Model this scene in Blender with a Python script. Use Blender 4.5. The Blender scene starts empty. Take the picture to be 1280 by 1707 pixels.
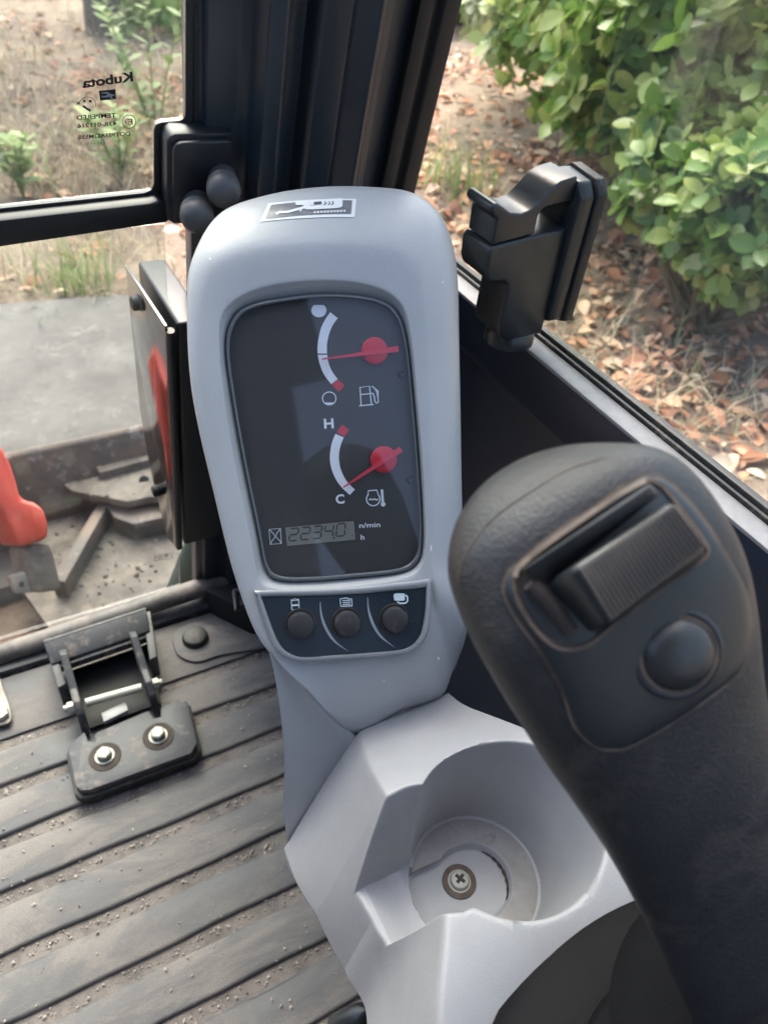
import bpy, bmesh, math, random
import numpy as np
from mathutils import Vector, Matrix
from mathutils.bvhtree import BVHTree

random.seed(7); rng = np.random.default_rng(7)
scene = bpy.context.scene
COL = scene.collection
V3 = lambda *a: np.array(a, float)

# ------------------------------------------------------------------ camera
FPX = 1282.0; PPX, PPY = 640.0, 853.5                 # photograph pixels (1280 x 1707)
BAS = np.array([[0.88353877, -0.2566388, 0.39178536],
                [-0.46139822, -0.62061772, 0.63399159],
                [0.08044209, -0.74092521, -0.6667525]])  # rows: cab right, cab forward, up
CAM = V3(0, 0, .75)
cam_d = bpy.data.cameras.new('camera'); cam = bpy.data.objects.new('camera', cam_d); COL.objects.link(cam)
cam.matrix_world = Matrix(((BAS[0][0], -BAS[0][1], -BAS[0][2], CAM[0]),
                           (BAS[1][0], -BAS[1][1], -BAS[1][2], CAM[1]),
                           (BAS[2][0], -BAS[2][1], -BAS[2][2], CAM[2]), (0, 0, 0, 1)))
cam_d.sensor_fit = 'HORIZONTAL'; cam_d.sensor_width = 36; cam_d.lens = 36 * FPX / 1280
cam_d.clip_start = .01; cam_d.clip_end = 400
cam_d.dof.use_dof = True; cam_d.dof.focus_distance = .42; cam_d.dof.aperture_fstop = 17
scene.camera = cam
scene.render.resolution_x = 767; scene.render.resolution_y = 1024

# ------------------------------------------------------------------ sky, sun, exposure
SUN_EL, SUN_AZ = math.radians(56), math.radians(12)    # azimuth from cab-forward towards the right
w = bpy.data.worlds.new('World'); scene.world = w; w.use_nodes = True
nt = w.node_tree; sky = nt.nodes.new('ShaderNodeTexSky'); sky.sky_type = 'NISHITA'; sky.sun_disc = False
sky.sun_elevation = SUN_EL; sky.sun_rotation = SUN_AZ; sky.air_density = 1.0; sky.dust_density = 6.0; sky.ozone_density = 1.0
bg = nt.nodes['Background']; bg.inputs['Strength'].default_value = .15
nt.links.new(sky.outputs[0], bg.inputs['Color'])
sl = bpy.data.lights.new('sun', 'SUN'); sl.energy = .85; sl.angle = math.radians(45); sl.color = (1, .96, .9)
so = bpy.data.objects.new('sun', sl); COL.objects.link(so)
sd = Vector((math.sin(SUN_AZ) * math.cos(SUN_EL), math.cos(SUN_AZ) * math.cos(SUN_EL), math.sin(SUN_EL)))
so.rotation_euler = (-sd).to_track_quat('-Z', 'Y').to_euler(); so.location = sd * 20
scene.view_settings.view_transform = 'Standard'; scene.view_settings.look = 'None'
scene.view_settings.gamma = 1; scene.view_settings.exposure = 2.15
scene.render.engine = 'CYCLES'
scene.cycles.use_denoising = True
scene.cycles.max_bounces = 10; scene.cycles.transparent_max_bounces = 16; scene.cycles.glossy_bounces = 4
scene.cycles.caustics_reflective = False; scene.cycles.caustics_refractive = False

# ------------------------------------------------------------------ pixel -> place helpers
def D(x, y): return BAS @ V3((x - PPX) / FPX, (y - PPY) / FPX, 1)
def at(x, y, t): return CAM + D(x, y) * t
def PL(x, y, p, n):
    d = D(x, y); return CAM + d * (np.dot(np.asarray(p, float) - CAM, n) / np.dot(d, n))
def Zp(x, y, z): return PL(x, y, (0, 0, z), V3(0, 0, 1))
def Xp(x, y, q): return PL(x, y, (q, 0, 0), V3(1, 0, 0))
def Yp(x, y, q): return PL(x, y, (0, q, 0), V3(0, 1, 0))
def unit(v): v = np.asarray(v, float); return v / np.linalg.norm(v)
def proj(p):
    q = BAS.T @ (np.asarray(p) - CAM); return q[0] / q[2] * FPX + PPX, q[1] / q[2] * FPX + PPY, q[2]

# ------------------------------------------------------------------ materials
MATS = {}
def nodes_of(name):
    m = bpy.data.materials.new(name); m.use_nodes = True; MATS[name] = m
    return m, m.node_tree, m.node_tree.nodes['Principled BSDF']
def noise(nt, scale, detail=4, rough=.6, vec=None, dist=0):
    n = nt.nodes.new('ShaderNodeTexNoise'); n.inputs['Scale'].default_value = scale
    n.inputs['Detail'].default_value = detail; n.inputs['Roughness'].default_value = rough; n.inputs['Distortion'].default_value = dist
    if vec is None:
        tc = nt.nodes.new('ShaderNodeTexCoord'); vec = tc.outputs['Object']
    nt.links.new(vec, n.inputs['Vector']); return n
def ramp(nt, src, stops):
    r = nt.nodes.new('ShaderNodeValToRGB'); cr = r.color_ramp
    while len(cr.elements) < len(stops): cr.elements.new(.5)
    for e, (p, c) in zip(cr.elements, stops):
        e.position = p; e.color = (*c, 1) if not np.isscalar(c) else (c, c, c, 1)
    nt.links.new(src, r.inputs[0]); return r
def mix(nt, fac, a, b):
    m = nt.nodes.new('ShaderNodeMix'); m.data_type = 'RGBA'
    for sock, v in ((m.inputs[0], fac), (m.inputs[6], a), (m.inputs[7], b)):
        if hasattr(v, 'links'): nt.links.new(v, sock)
        elif np.isscalar(v): sock.default_value = v
        else: sock.default_value = (*v, 1)
    return m.outputs[2]
def mat(name, col, rough=.5, metal=0, col2=None, nscale=30, dust=None, dscale=18, damt=(.5, .75), bump=0, bscale=400, spec=.5, coat=0, rvar=0, bdist=.001):
    m, nt, p = nodes_of(name)
    c = None
    if col2 is not None:
        n = noise(nt, nscale, 5); r = ramp(nt, n.outputs[0], [(.35, 0), (.68, 1)])
        c = mix(nt, r.outputs[0], col, col2)
    else:
        n = noise(nt, nscale, 4); c = mix(nt, n.outputs[0], tuple(.92 * x for x in col), tuple(min(1, 1.08 * x) for x in col))
    rr = None
    if dust is not None:
        n2 = noise(nt, dscale, 8, .7); r2 = ramp(nt, n2.outputs[0], [(damt[0], 0), (damt[1], 1)])
        c = mix(nt, r2.outputs[0], c, dust)
        mr = nt.nodes.new('ShaderNodeMapRange'); nt.links.new(r2.outputs[0], mr.inputs[0])
        mr.inputs[3].default_value = rough; mr.inputs[4].default_value = .9; rr = mr.outputs[0]
    elif rvar:
        n2 = noise(nt, nscale * 2.3, 6); mr = nt.nodes.new('ShaderNodeMapRange'); nt.links.new(n2.outputs[0], mr.inputs[0])
        mr.inputs[3].default_value = rough - rvar; mr.inputs[4].default_value = rough + rvar; rr = mr.outputs[0]
    nt.links.new(c, p.inputs['Base Color'])
    if rr is not None: nt.links.new(rr, p.inputs['Roughness'])
    else: p.inputs['Roughness'].default_value = rough
    p.inputs['Metallic'].default_value = metal; p.inputs['Specular IOR Level'].default_value = spec
    p.inputs['Coat Weight'].default_value = coat
    if bump:
        n3 = noise(nt, bscale, 3); b = nt.nodes.new('ShaderNodeBump'); b.inputs['Strength'].default_value = bump; b.inputs['Distance'].default_value = bdist
        nt.links.new(n3.outputs[0], b.inputs['Height']); nt.links.new(b.outputs[0], p.inputs['Normal'])
    return m
def glass_mat(name, tint=(.93, .97, .95), dirt=.04, dcol=(.5, .5, .47), refl=1.0, rough=.0, dscale=160):
    m, nt, p = nodes_of(name); nt.nodes.remove(p); out = nt.nodes['Material Output']
    tr = nt.nodes.new('ShaderNodeBsdfTransparent'); tr.inputs[0].default_value = (*tint, 1)
    gl = nt.nodes.new('ShaderNodeBsdfGlossy'); gl.inputs['Roughness'].default_value = rough
    g = nt.nodes.new('ShaderNodeNewGeometry'); dt = nt.nodes.new('ShaderNodeVectorMath'); dt.operation = 'DOT_PRODUCT'
    nt.links.new(g.outputs['Normal'], dt.inputs[0]); nt.links.new(g.outputs['Incoming'], dt.inputs[1])
    def mth(op, a_, b_=None):
        q = nt.nodes.new('ShaderNodeMath'); q.operation = op
        for k_, v_ in enumerate((a_, b_)):
            if v_ is None: continue
            if hasattr(v_, 'links'): nt.links.new(v_, q.inputs[k_])
            else: q.inputs[k_].default_value = v_
        return q.outputs[0]
    ca = mth('ABSOLUTE', dt.outputs['Value']); om = mth('SUBTRACT', 1.0, ca); p5 = mth('POWER', om, 5.0)
    fq = mth('MULTIPLY', mth('ADD', mth('MULTIPLY', p5, .96), .04), refl)
    class _M: pass
    mu = _M(); mu.outputs = [fq]
    mx = nt.nodes.new('ShaderNodeMixShader'); nt.links.new(mu.outputs[0], mx.inputs[0]); nt.links.new(tr.outputs[0], mx.inputs[1]); nt.links.new(gl.outputs[0], mx.inputs[2])
    df = nt.nodes.new('ShaderNodeBsdfDiffuse'); df.inputs[0].default_value = (*dcol, 1)
    n = noise(nt, dscale, 8, .75); r = ramp(nt, n.outputs[0], [(.45, dirt * .5), (.62, dirt), (.74, min(1, dirt * 5))])
    m2 = nt.nodes.new('ShaderNodeMixShader'); nt.links.new(r.outputs[0], m2.inputs[0]); nt.links.new(mx.outputs[0], m2.inputs[1]); nt.links.new(df.outputs[0], m2.inputs[2])
    nt.links.new(m2.outputs[0], out.inputs[0]); return m
def leaf_mat(name, stops, rough=.4, trans=.3, spec=.5):
    m, nt, p = nodes_of(name); out = nt.nodes['Material Output']
    g = nt.nodes.new('ShaderNodeNewGeometry'); oi = nt.nodes.new('ShaderNodeObjectInfo')
    ad = nt.nodes.new('ShaderNodeMath'); ad.operation = 'ADD'; nt.links.new(g.outputs['Random Per Island'], ad.inputs[0]); nt.links.new(oi.outputs['Random'], ad.inputs[1])
    fr = nt.nodes.new('ShaderNodeMath'); fr.operation = 'FRACT'; nt.links.new(ad.outputs[0], fr.inputs[0])
    r = ramp(nt, fr.outputs[0], stops)
    n = noise(nt, 60, 4); c = mix(nt, n.outputs[0], tuple([0.0] * 3), r.outputs[0])
    mm = nt.nodes.new('ShaderNodeMix'); mm.data_type = 'RGBA'; mm.inputs[0].default_value = .25
    nt.links.new(r.outputs[0], mm.inputs[6]); nt.links.new(c, mm.inputs[7])
    nt.links.new(mm.outputs[2], p.inputs['Base Color']); p.inputs['Roughness'].default_value = rough; p.inputs['Specular IOR Level'].default_value = spec
    t = nt.nodes.new('ShaderNodeBsdfTranslucent'); nt.links.new(mm.outputs[2], t.inputs[0])
    mx = nt.nodes.new('ShaderNodeMixShader'); mx.inputs[0].default_value = trans
    nt.links.new(p.outputs[0], mx.inputs[1]); nt.links.new(t.outputs[0], mx.inputs[2]); nt.links.new(mx.outputs[0], out.inputs[0]); return m

DUST = (.33, .26, .2)
mat('grey_plastic', (.415, .420, .418), .36, col2=(.372, .378, .377), nscale=14, bump=.3, bscale=1100, bdist=.0005, dust=(.42, .43, .43), dscale=240, damt=(.66, .76))
mat('console_plastic', (.318, .319, .326), .42, col2=(.274, .274, .281), nscale=22, bump=.3, bscale=1100, bdist=.0005, dust=(.30, .28, .26), dscale=150, damt=(.62, .80))
mat('cup_grime', (.24, .235, .235), .5, col2=(.19, .175, .165), nscale=50, dust=(.10, .07, .05), dscale=110, damt=(.58, .78))
mat('black_paint', (.016, .018, .021), .42, rvar=.08, nscale=20, dust=(.12, .12, .12), dscale=90, damt=(.66, .95))
mat('pillar_paint', (.022, .031, .041), .36, rvar=.1, nscale=9, dust=(.08, .085, .09), dscale=40, damt=(.62, 1.0))
mat('wall_paint', (.016, .022, .036), .38, rvar=.06, nscale=12)
mat('sill_grey', (.29, .286, .286), .5, col2=(.24, .236, .236), nscale=120, dust=DUST, dscale=120, damt=(.66, .85))
mat('latch_plastic', (.026, .030, .031), .30, rvar=.08, nscale=50, bump=.08, bscale=900, dust=(.12, .13, .13), dscale=130, damt=(.64, .9))
mat('knob_grey', (.075, .073, .076), .5, rvar=.1, nscale=80, dust=(.16, .14, .13), dscale=120, damt=(.58, .85))
mat('rubber_black', (.014, .014, .015), .6, rvar=.1, nscale=60)
mat('rubber_seal', (.02, .02, .02), .55, dust=(.25, .2, .15), dscale=80, damt=(.55, .8))
mat('stick_rubber', (.030, .031, .032), .44, col2=(.021, .021, .021), nscale=25, bump=.55, bscale=800, bdist=.0007, dust=(.10, .082, .068), dscale=26, damt=(.50, .85))
mat('shaded_rubber', (.006, .006, .007), .6, spec=.10, col2=(.008, .008, .008), nscale=30, bump=.4, bscale=900, bdist=.0005, dust=(.018, .015, .013), dscale=45, damt=(.55, .85))  # stick rubber made darker: shade under the stick is put into the colour
mat('rust', (.12, .085, .065), .85, col2=(.07, .055, .045), nscale=200)
mat('pale_dust', (.34, .27, .21), .9, col2=(.20, .155, .12), nscale=150)
mat('stick_plate', (.026, .031, .033), .34, rvar=.06, nscale=40, bump=.1, bscale=1200, dust=(.07, .065, .06), dscale=60, damt=(.56, 1.))
mat('stick_button', (.036, .037, .036), .38, rvar=.06, nscale=40, dust=(.11, .1, .09), dscale=70, damt=(.6, 1.))
mat('rocker_grey', (.075, .075, .074), .45, col2=(.115, .095, .08), nscale=45, dust=(.17, .13, .1), dscale=80, damt=(.52, .85))
mat('tan_dust', (.17, .125, .09), .9, col2=(.035, .03, .027), nscale=90)
mat('dark_dust_and_shade', (.06, .045, .036), .9, col2=(.03, .026, .024), nscale=120)  # dust brown; in the rocker pocket it also stands for recess shade
mat('panel_face', (.031, .029, .027), .5, rvar=.05, nscale=60)
mat('bezel_clear', (.10, .11, .115), .16, rvar=.05, nscale=80)
mat('print_white', (.82, .84, .88), .5)
mat('print_red', (.62, .02, .045), .45)
mat('needle_red', (.58, .006, .028), .4)
mat('needle_line', (.66, .03, .06), .4)
mat('lcd', (.20, .205, .17), .35)
mat('lcd_dark', (.025, .026, .025), .5)
mat('button_trim', (.33, .335, .34), .38, metal=.25, nscale=200)
mat('button_plate', (.012, .020, .028), .33, rvar=.05, nscale=90, dust=(.10, .11, .12), dscale=300, damt=(.62, .85))
mat('button_black', (.028, .027, .027), .5, dust=(.12, .10, .085), dscale=150, damt=(.55, .9))
mat('print_grey', (.30, .33, .36), .5)
mat('icon_pale', (.68, .76, .78), .5)
mat('sticker_white', (.74, .74, .72), .4)
mat('sticker_silver', (.28, .28, .29), .3, metal=.6, col2=(.40, .40, .41), nscale=150)
mat('sticker_dark', (.09, .095, .10), .4)
mat('steel_dirty', (.20, .19, .18), .5, metal=.3, col2=(.13, .12, .11), nscale=30, dust=(.30, .24, .19), dscale=40, damt=(.48, .7), bump=.2, bscale=300)
mat('bracket_black', (.048, .050, .056), .55, col2=(.04, .041, .045), nscale=50, dust=(.30, .25, .21), dscale=55, damt=(.52, .8), bump=.15, bscale=600)
mat('zinc', (.40, .395, .34), .6, metal=.35, rvar=.1, nscale=300, dust=(.35, .3, .22), dscale=250, damt=(.6, .8))
mat('tube_dusty', (.14, .128, .118), .55, col2=(.055, .052, .05), nscale=22, dust=(.24, .205, .18), dscale=24, damt=(.46, .66))
mat('orange_paint', (.50, .058, .032), .42, col2=(.42, .045, .025), nscale=18, dust=(.35, .2, .13), dscale=25, damt=(.6, .85))
mat('blade_steel', (.05, .045, .042), .6, col2=(.13, .085, .06), nscale=12, dust=(.30, .27, .24), dscale=20, damt=(.56, .72), bump=.3, bscale=120, bdist=.003)
mat('dirty_plate', (.125, .108, .093), .75, col2=(.06, .047, .038), nscale=14, dust=(.19, .163, .135), dscale=17, damt=(.47, .62), bump=.3, bscale=160, bdist=.002)
mat('concrete', (.135, .124, .114), .85, col2=(.085, .078, .072), nscale=5, dust=(.19, .176, .162), dscale=16, damt=(.55, .72), bump=.4, bscale=60, bdist=.004)
mat('dark_void', (.006, .006, .007), .7)  # near-black, also stands in for shade in holes and between hinge arms
mat('seat_fabric', (.02, .02, .022), .8)
mat('bark', (.16, .13, .11), .9, col2=(.09, .075, .065), nscale=20, bump=.8, bscale=30, bdist=.02)
mat('twig', (.12, .09, .05), .8)
mat('hose_green', (.03, .06, .045), .5)
def mat_panel():
    # glossy black sheet that mirrors the yard
    m, nt, p = nodes_of('mirror_black'); p.inputs['Base Color'].default_value = (.24, .24, .25, 1); p.inputs['Metallic'].default_value = 1
    n = noise(nt, 30, 4); mr = nt.nodes.new('ShaderNodeMapRange'); nt.links.new(n.outputs[0], mr.inputs[0]); mr.inputs[3].default_value = .06; mr.inputs[4].default_value = .16
    nt.links.new(mr.outputs[0], p.inputs['Roughness'])
mat_panel()
def mat_mat():
    m, nt, p = nodes_of('mat_rubber')
    n = noise(nt, 26, 4); rub = mix(nt, n.outputs[0], (.042, .044, .049), (.078, .080, .086))
    tcm = nt.nodes.new('ShaderNodeTexCoord'); mpm = nt.nodes.new('ShaderNodeMapping'); mpm.inputs['Scale'].default_value = (.42, 1.25, 1); nt.links.new(tcm.outputs['Object'], mpm.inputs['Vector'])
    n2 = noise(nt, 15, 9, .66, vec=mpm.outputs[0], dist=.5); n4 = noise(nt, 900, 3, .7)
    a = nt.nodes.new('ShaderNodeMath'); a.operation = 'MULTIPLY_ADD'; nt.links.new(n4.outputs[0], a.inputs[0]); a.inputs[1].default_value = .16; nt.links.new(n2.outputs[0], a.inputs[2])
    r2 = ramp(nt, a.outputs[0], [(.48, .06), (.56, .42), (.64, .95)])
    n3 = noise(nt, 700, 4, .8); sand = mix(nt, n3.outputs[0], (.095, .088, .084), (.265, .242, .225))
    c = mix(nt, r2.outputs[0], rub, sand); nt.links.new(c, p.inputs['Base Color'])
    mr = nt.nodes.new('ShaderNodeMapRange'); nt.links.new(r2.outputs[0], mr.inputs[0]); mr.inputs[3].default_value = .55; mr.inputs[4].default_value = .95
    nt.links.new(mr.outputs[0], p.inputs['Roughness'])
    b = nt.nodes.new('ShaderNodeBump'); b.inputs['Strength'].default_value = .5; b.inputs['Distance'].default_value = .0012
    mm = nt.nodes.new('ShaderNodeMath'); mm.operation = 'MULTIPLY'; nt.links.new(n3.outputs[0], mm.inputs[0]); nt.links.new(r2.outputs[0], mm.inputs[1])
    nt.links.new(mm.outputs[0], b.inputs['Height']); nt.links.new(b.outputs[0], p.inputs['Normal'])
mat_mat()
def mat_sand(name, c0, c1, stones):
    m, nt, p = nodes_of(name)
    n3 = noise(nt, 600, 5, .85); n4 = noise(nt, 35, 5, .6)
    c = mix(nt, n3.outputs[0], c0, c1); c = mix(nt, ramp(nt, n4.outputs[0], [(.42, 0), (.7, 1)]).outputs[0], c, stones)
    nt.links.new(c, p.inputs['Base Color']); p.inputs['Roughness'].default_value = .95
    b = nt.nodes.new('ShaderNodeBump'); b.inputs['Strength'].default_value = .6; b.inputs['Distance'].default_value = .0015
    nt.links.new(n3.outputs[0], b.inputs['Height']); nt.links.new(b.outputs[0], p.inputs['Normal'])
mat_sand('sand', (.095, .085, .079), (.29, .255, .23), (.08, .073, .069))
mat('grain', (.46, .41, .36), .8, col2=(.22, .185, .165), nscale=300)
def mat_ground():
    m, nt, p = nodes_of('soil')
    n1 = noise(nt, 1.1, 7, .65); n2 = noise(nt, 9, 7, .7); n3 = noise(nt, 60, 5, .8)
    soil = mix(nt, n3.outputs[0], (.11, .078, .062), (.33, .245, .19))
    straw = mix(nt, n3.outputs[0], (.22, .16, .11), (.55, .43, .31))
    a = nt.nodes.new('ShaderNodeMath'); a.operation = 'MULTIPLY_ADD'; nt.links.new(n2.outputs[0], a.inputs[0]); a.inputs[1].default_value = .55; nt.links.new(n1.outputs[0], a.inputs[2])
    r = ramp(nt, a.outputs[0], [(.70, 0), (.86, 1)])
    nt.links.new(mix(nt, r.outputs[0], soil, straw), p.inputs['Base Color']); p.inputs['Roughness'].default_value = .95
    b = nt.nodes.new('ShaderNodeBump'); b.inputs['Strength'].default_value = .8; b.inputs['Distance'].default_value = .03
    nt.links.new(n3.outputs[0], b.inputs['Height']); nt.links.new(b.outputs[0], p.inputs['Normal'])
mat_ground()
glass_mat('window_glass', dirt=.07, dcol=(.55, .54, .5), dscale=90)
glass_mat('side_glass', tint=(.95, .97, .95), dirt=.03, dcol=(.55, .55, .52), dscale=110)
glass_mat('lens_clear', tint=(.92, .92, .93), dirt=.028, dcol=(.6, .6, .62), refl=1.1, rough=.035, dscale=520)
leaf_mat('leaf_green', [(0, (.09, .19, .04)), (.3, (.17, .30, .06)), (.55, (.28, .41, .10)), (.8, (.42, .52, .16)), (1, (.50, .55, .22))], .32, .38)
leaf_mat('leaf_weed', [(0, (.20, .30, .09)), (.5, (.33, .42, .16)), (1, (.46, .50, .24))], .6, .3)
leaf_mat('leaf_dry', [(0, (.22, .10, .06)), (.25, (.44, .20, .11)), (.5, (.62, .32, .19)), (.78, (.72, .47, .31)), (1, (.80, .66, .48))], .75, .12, .3)
leaf_mat('straw', [(0, (.38, .29, .19)), (.4, (.55, .44, .30)), (.84, (.68, .57, .42)), (.93, (.42, .43, .22)), (1, (.30, .38, .15))], .8, .2, .2)

# ------------------------------------------------------------------ mesh helpers
def finish(me, mat_name, smooth=True, ang=38):
    if mat_name: me.materials.append(MATS[mat_name])
    if smooth:
        me.polygons.foreach_set('use_smooth', [True] * len(me.polygons))
        me.set_sharp_from_angle(angle=math.radians(ang))
def obj(name, VF, mat_name, parent=None, smooth=True, bevel=0, bseg=2, sub=0, ang=38, recalc=True, bang=30):
    V, F = VF
    me = bpy.data.meshes.new(name); off = np.array(parent.matrix_world.translation) if parent is not None else np.zeros(3)
    if parent is not None:
        off = ROOT[parent.name]
    me.from_pydata([tuple(np.asarray(v, float) - off) for v in V], [], [tuple(f) for f in F])
    if recalc or bevel:
        bm = bmesh.new(); bm.from_mesh(me); bmesh.ops.recalc_face_normals(bm, faces=bm.faces)
        if bevel:
            es = [e for e in bm.edges if len(e.link_faces) == 2 and e.calc_face_angle(0) > math.radians(bang)]
            bmesh.ops.bevel(bm, geom=es, offset=bevel, segments=bseg, affect='EDGES', profile=.5, clamp_overlap=True)
        bm.to_mesh(me); bm.free()
    finish(me, mat_name, smooth, ang)
    o = bpy.data.objects.new(name, me); COL.objects.link(o)
    ROOT[o.name] = off
    if parent is not None: o.parent = parent
    if sub:
        s = o.modifiers.new('sub', 'SUBSURF'); s.levels = sub; s.render_levels = sub
    return o
ROOT = {}
def thing(name, label, cat, loc=(0, 0, 0), group=None, kind=None):
    o = bpy.data.objects.new(name, None); COL.objects.link(o); o.location = loc; o.empty_display_size = .05
    ROOT[o.name] = np.asarray(loc, float); tag(o, label, cat, group, kind); return o
def tag(o, label=None, cat=None, group=None, kind=None):
    if label: o['label'] = label
    if cat: o['category'] = cat
    if group: o['group'] = group
    if kind: o['kind'] = kind
    return o
def join(*parts):
    V, F = [], []
    for v, f in parts:
        b = len(V); V += list(v); F += [[i + b for i in q] for q in f]
    return V, F
def box(lo, hi):
    (a, b, c), (d, e, f) = lo, hi
    return [V3(a, b, c), V3(d, b, c), V3(d, e, c), V3(a, e, c), V3(a, b, f), V3(d, b, f), V3(d, e, f), V3(a, e, f)], \
        [[0, 3, 2, 1], [4, 5, 6, 7], [0, 1, 5, 4], [1, 2, 6, 5], [2, 3, 7, 6], [3, 0, 4, 7]]
def obox(c, ax, ay, az):       # oriented box from centre and half axes
    c, ax, ay, az = (np.asarray(q, float) for q in (c, ax, ay, az))
    V = [c + sx * ax + sy * ay + sz * az for sz in (-1, 1) for sx, sy in ((-1, -1), (1, -1), (1, 1), (-1, 1))]
    return V, [[0, 3, 2, 1], [4, 5, 6, 7], [0, 1, 5, 4], [1, 2, 6, 5], [2, 3, 7, 6], [3, 0, 4, 7]]
def prism(pts, vec):
    n = len(pts); vec = np.asarray(vec, float)
    V = [np.asarray(p, float) for p in pts] + [np.asarray(p, float) + vec for p in pts]
    return V, [list(range(n))[::-1], list(range(n, 2 * n))] + [[i, (i + 1) % n, n + (i + 1) % n, n + i] for i in range(n)]
def frame(d):
    d = unit(d); a = unit(np.cross(d, V3(0, 0, 1) if abs(d[2]) < .9 else V3(1, 0, 0))); return a, np.cross(d, a)
def cyl(p0, p1, r0, r1=None, n=24):
    r1 = r0 if r1 is None else r1; p0 = np.asarray(p0, float); p1 = np.asarray(p1, float); a, b = frame(p1 - p0)
    V = [p + r * (math.cos(t) * a + math.sin(t) * b) for p, r in ((p0, r0), (p1, r1)) for t in np.linspace(0, 2 * math.pi, n, False)]
    return V, [list(range(n))[::-1], list(range(n, 2 * n))] + [[i, (i + 1) % n, n + (i + 1) % n, n + i] for i in range(n)]
def lathe(prof, o, axis, n=40, ax=None):
    o = np.asarray(o, float); axis = unit(axis); a, b = frame(axis)
    V, F = [], []
    for r, h in prof: V += [o + axis * h + max(r, 1e-5) * (math.cos(t) * a + math.sin(t) * b) for t in np.linspace(0, 2 * math.pi, n, False)]
    for k in range(len(prof) - 1): F += [[k * n + i, k * n + (i + 1) % n, (k + 1) * n + (i + 1) % n, (k + 1) * n + i] for i in range(n)]
    return V, F
def tube(path, r, n=10, caps=True):
    path = [np.asarray(p, float) for p in path]; V, F = [], []; m = len(path); rs = r if hasattr(r, '__len__') else [r] * m
    a = None
    for k, p in enumerate(path):
        d = unit(path[min(k + 1, m - 1)] - path[max(k - 1, 0)])
        if a is None: a, _ = frame(d)
        a = unit(a - d * np.dot(a, d)); b = np.cross(d, a)
        V += [p + rs[k] * (math.cos(t) * a + math.sin(t) * b) for t in np.linspace(0, 2 * math.pi, n, False)]
    for k in range(m - 1): F += [[k * n + i, k * n + (i + 1) % n, (k + 1) * n + (i + 1) % n, (k + 1) * n + i] for i in range(n)]
    if caps: F += [list(range(n))[::-1], list(range((m - 1) * n, m * n))]
    return V, F
def crom(P, k=6, closed=True):
    P = np.asarray(P, float); n = len(P); out = []
    for i in range(n if closed else n - 1):
        g = (lambda j: P[j % n]) if closed else (lambda j: P[min(max(j, 0), n - 1)])
        p0, p1, p2, p3 = g(i - 1), g(i), g(i + 1), g(i + 2)
        for s in range(k):
            t = s / k; out.append(.5 * (2 * p1 + (p2 - p0) * t + (2 * p0 - 5 * p1 + 4 * p2 - p3) * t * t + (3 * p1 - p0 - 3 * p2 + p3) * t ** 3))
    if not closed: out.append(P[-1])
    return np.array(out)
def loft(rings, closed=True, cap0=False, cap1=False):
    n = len(rings[0]); V = [p for r in rings for p in r]; F = []
    for k in range(len(rings) - 1):
        for i in range(n if closed else n - 1):
            j = (i + 1) % n; F.append([k * n + i, k * n + j, (k + 1) * n + j, (k + 1) * n + i])
    if cap0: F.append(list(range(n))[::-1])
    if cap1: F.append(list(range((len(rings) - 1) * n, len(rings) * n)))
    return V, F
def bvh_of(o, world_off=None):
    dg = bpy.context.evaluated_depsgraph_get(); dg.update(); ev = o.evaluated_get(dg); me = ev.to_mesh(); off = ROOT[o.name]
    vs = [tuple(np.array(v.co) + off) for v in me.vertices]; fs = [tuple(p.vertices) for p in me.polygons]
    t = BVHTree.FromPolygons(vs, fs); ev.to_mesh_clear(); return t
def hit(b, x, y, lift=.0004):
    d = D(x, y); p, n, i, q = b.ray_cast(Vector(CAM), Vector(unit(d)))
    if p is None: return None
    return np.array(p) - unit(d) * lift
def flat(pts): return [np.asarray(p, float) for p in pts], [list(range(len(pts)))]
def stroke(pts2, wd, fn, closed=False):
    """ribbon of width wd (pixels) along photo polyline, placed by fn(px,py)"""
    P = np.asarray(pts2, float); n = len(P); V = []; F = []
    for i in range(n):
        a = P[(i - 1) % n] if (closed or i > 0) else P[i]; c = P[(i + 1) % n] if (closed or i < n - 1) else P[i]
        d = c - a; d = d / (np.linalg.norm(d) + 1e-9); q = np.array([-d[1], d[0]]) * wd / 2
        V += [fn(*(P[i] + q)), fn(*(P[i] - q))]
    for i in range(n if closed else n - 1):
        j = (i + 1) % n; F.append([2 * i, 2 * j, 2 * j + 1, 2 * i + 1])
    return V, F
def disc(cx, cy, r, fn, n=28, ry=None):
    ry = ry or r; return flat([fn(cx + r * math.cos(t), cy + ry * math.sin(t)) for t in np.linspace(0, 2 * math.pi, n, False)])
_tc = {}
def text_mesh(s, bold=0):
    if (s, bold) in _tc: return _tc[(s, bold)]
    c = bpy.data.curves.new('t', 'FONT'); c.body = s; c.size = 1; c.resolution_u = 3; c.offset = bold
    o = bpy.data.objects.new('t', c); me = bpy.data.meshes.new_from_object(o)
    V = np.array([v.co[:] for v in me.vertices]); F = [list(p.vertices) for p in me.polygons]
    bpy.data.objects.remove(o); bpy.data.meshes.remove(me); bpy.data.curves.remove(c)
    _tc[(s, bold)] = (V, F); return V, F
def text(s, x0, y0, x1, y1, hgt, fn, bold=0):
    """text whose baseline runs from photo pixel (x0,y0) to (x1,y1), cap height hgt px"""
    V, F = text_mesh(s, bold); lo, hi = V[:, 0].min(), V[:, 0].max(); d = np.array([x1 - x0, y1 - y0], float); L = np.linalg.norm(d)
    up = np.array([d[1], -d[0]]) / L * (1 if x1 > x0 else -1)
    out = []
    for v in V:
        q = np.array([x0, y0]) + d * (v[0] - lo) / (hi - lo) + up * v[1] / .69 * hgt
        out.append(fn(*q))
    return out, F
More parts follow.
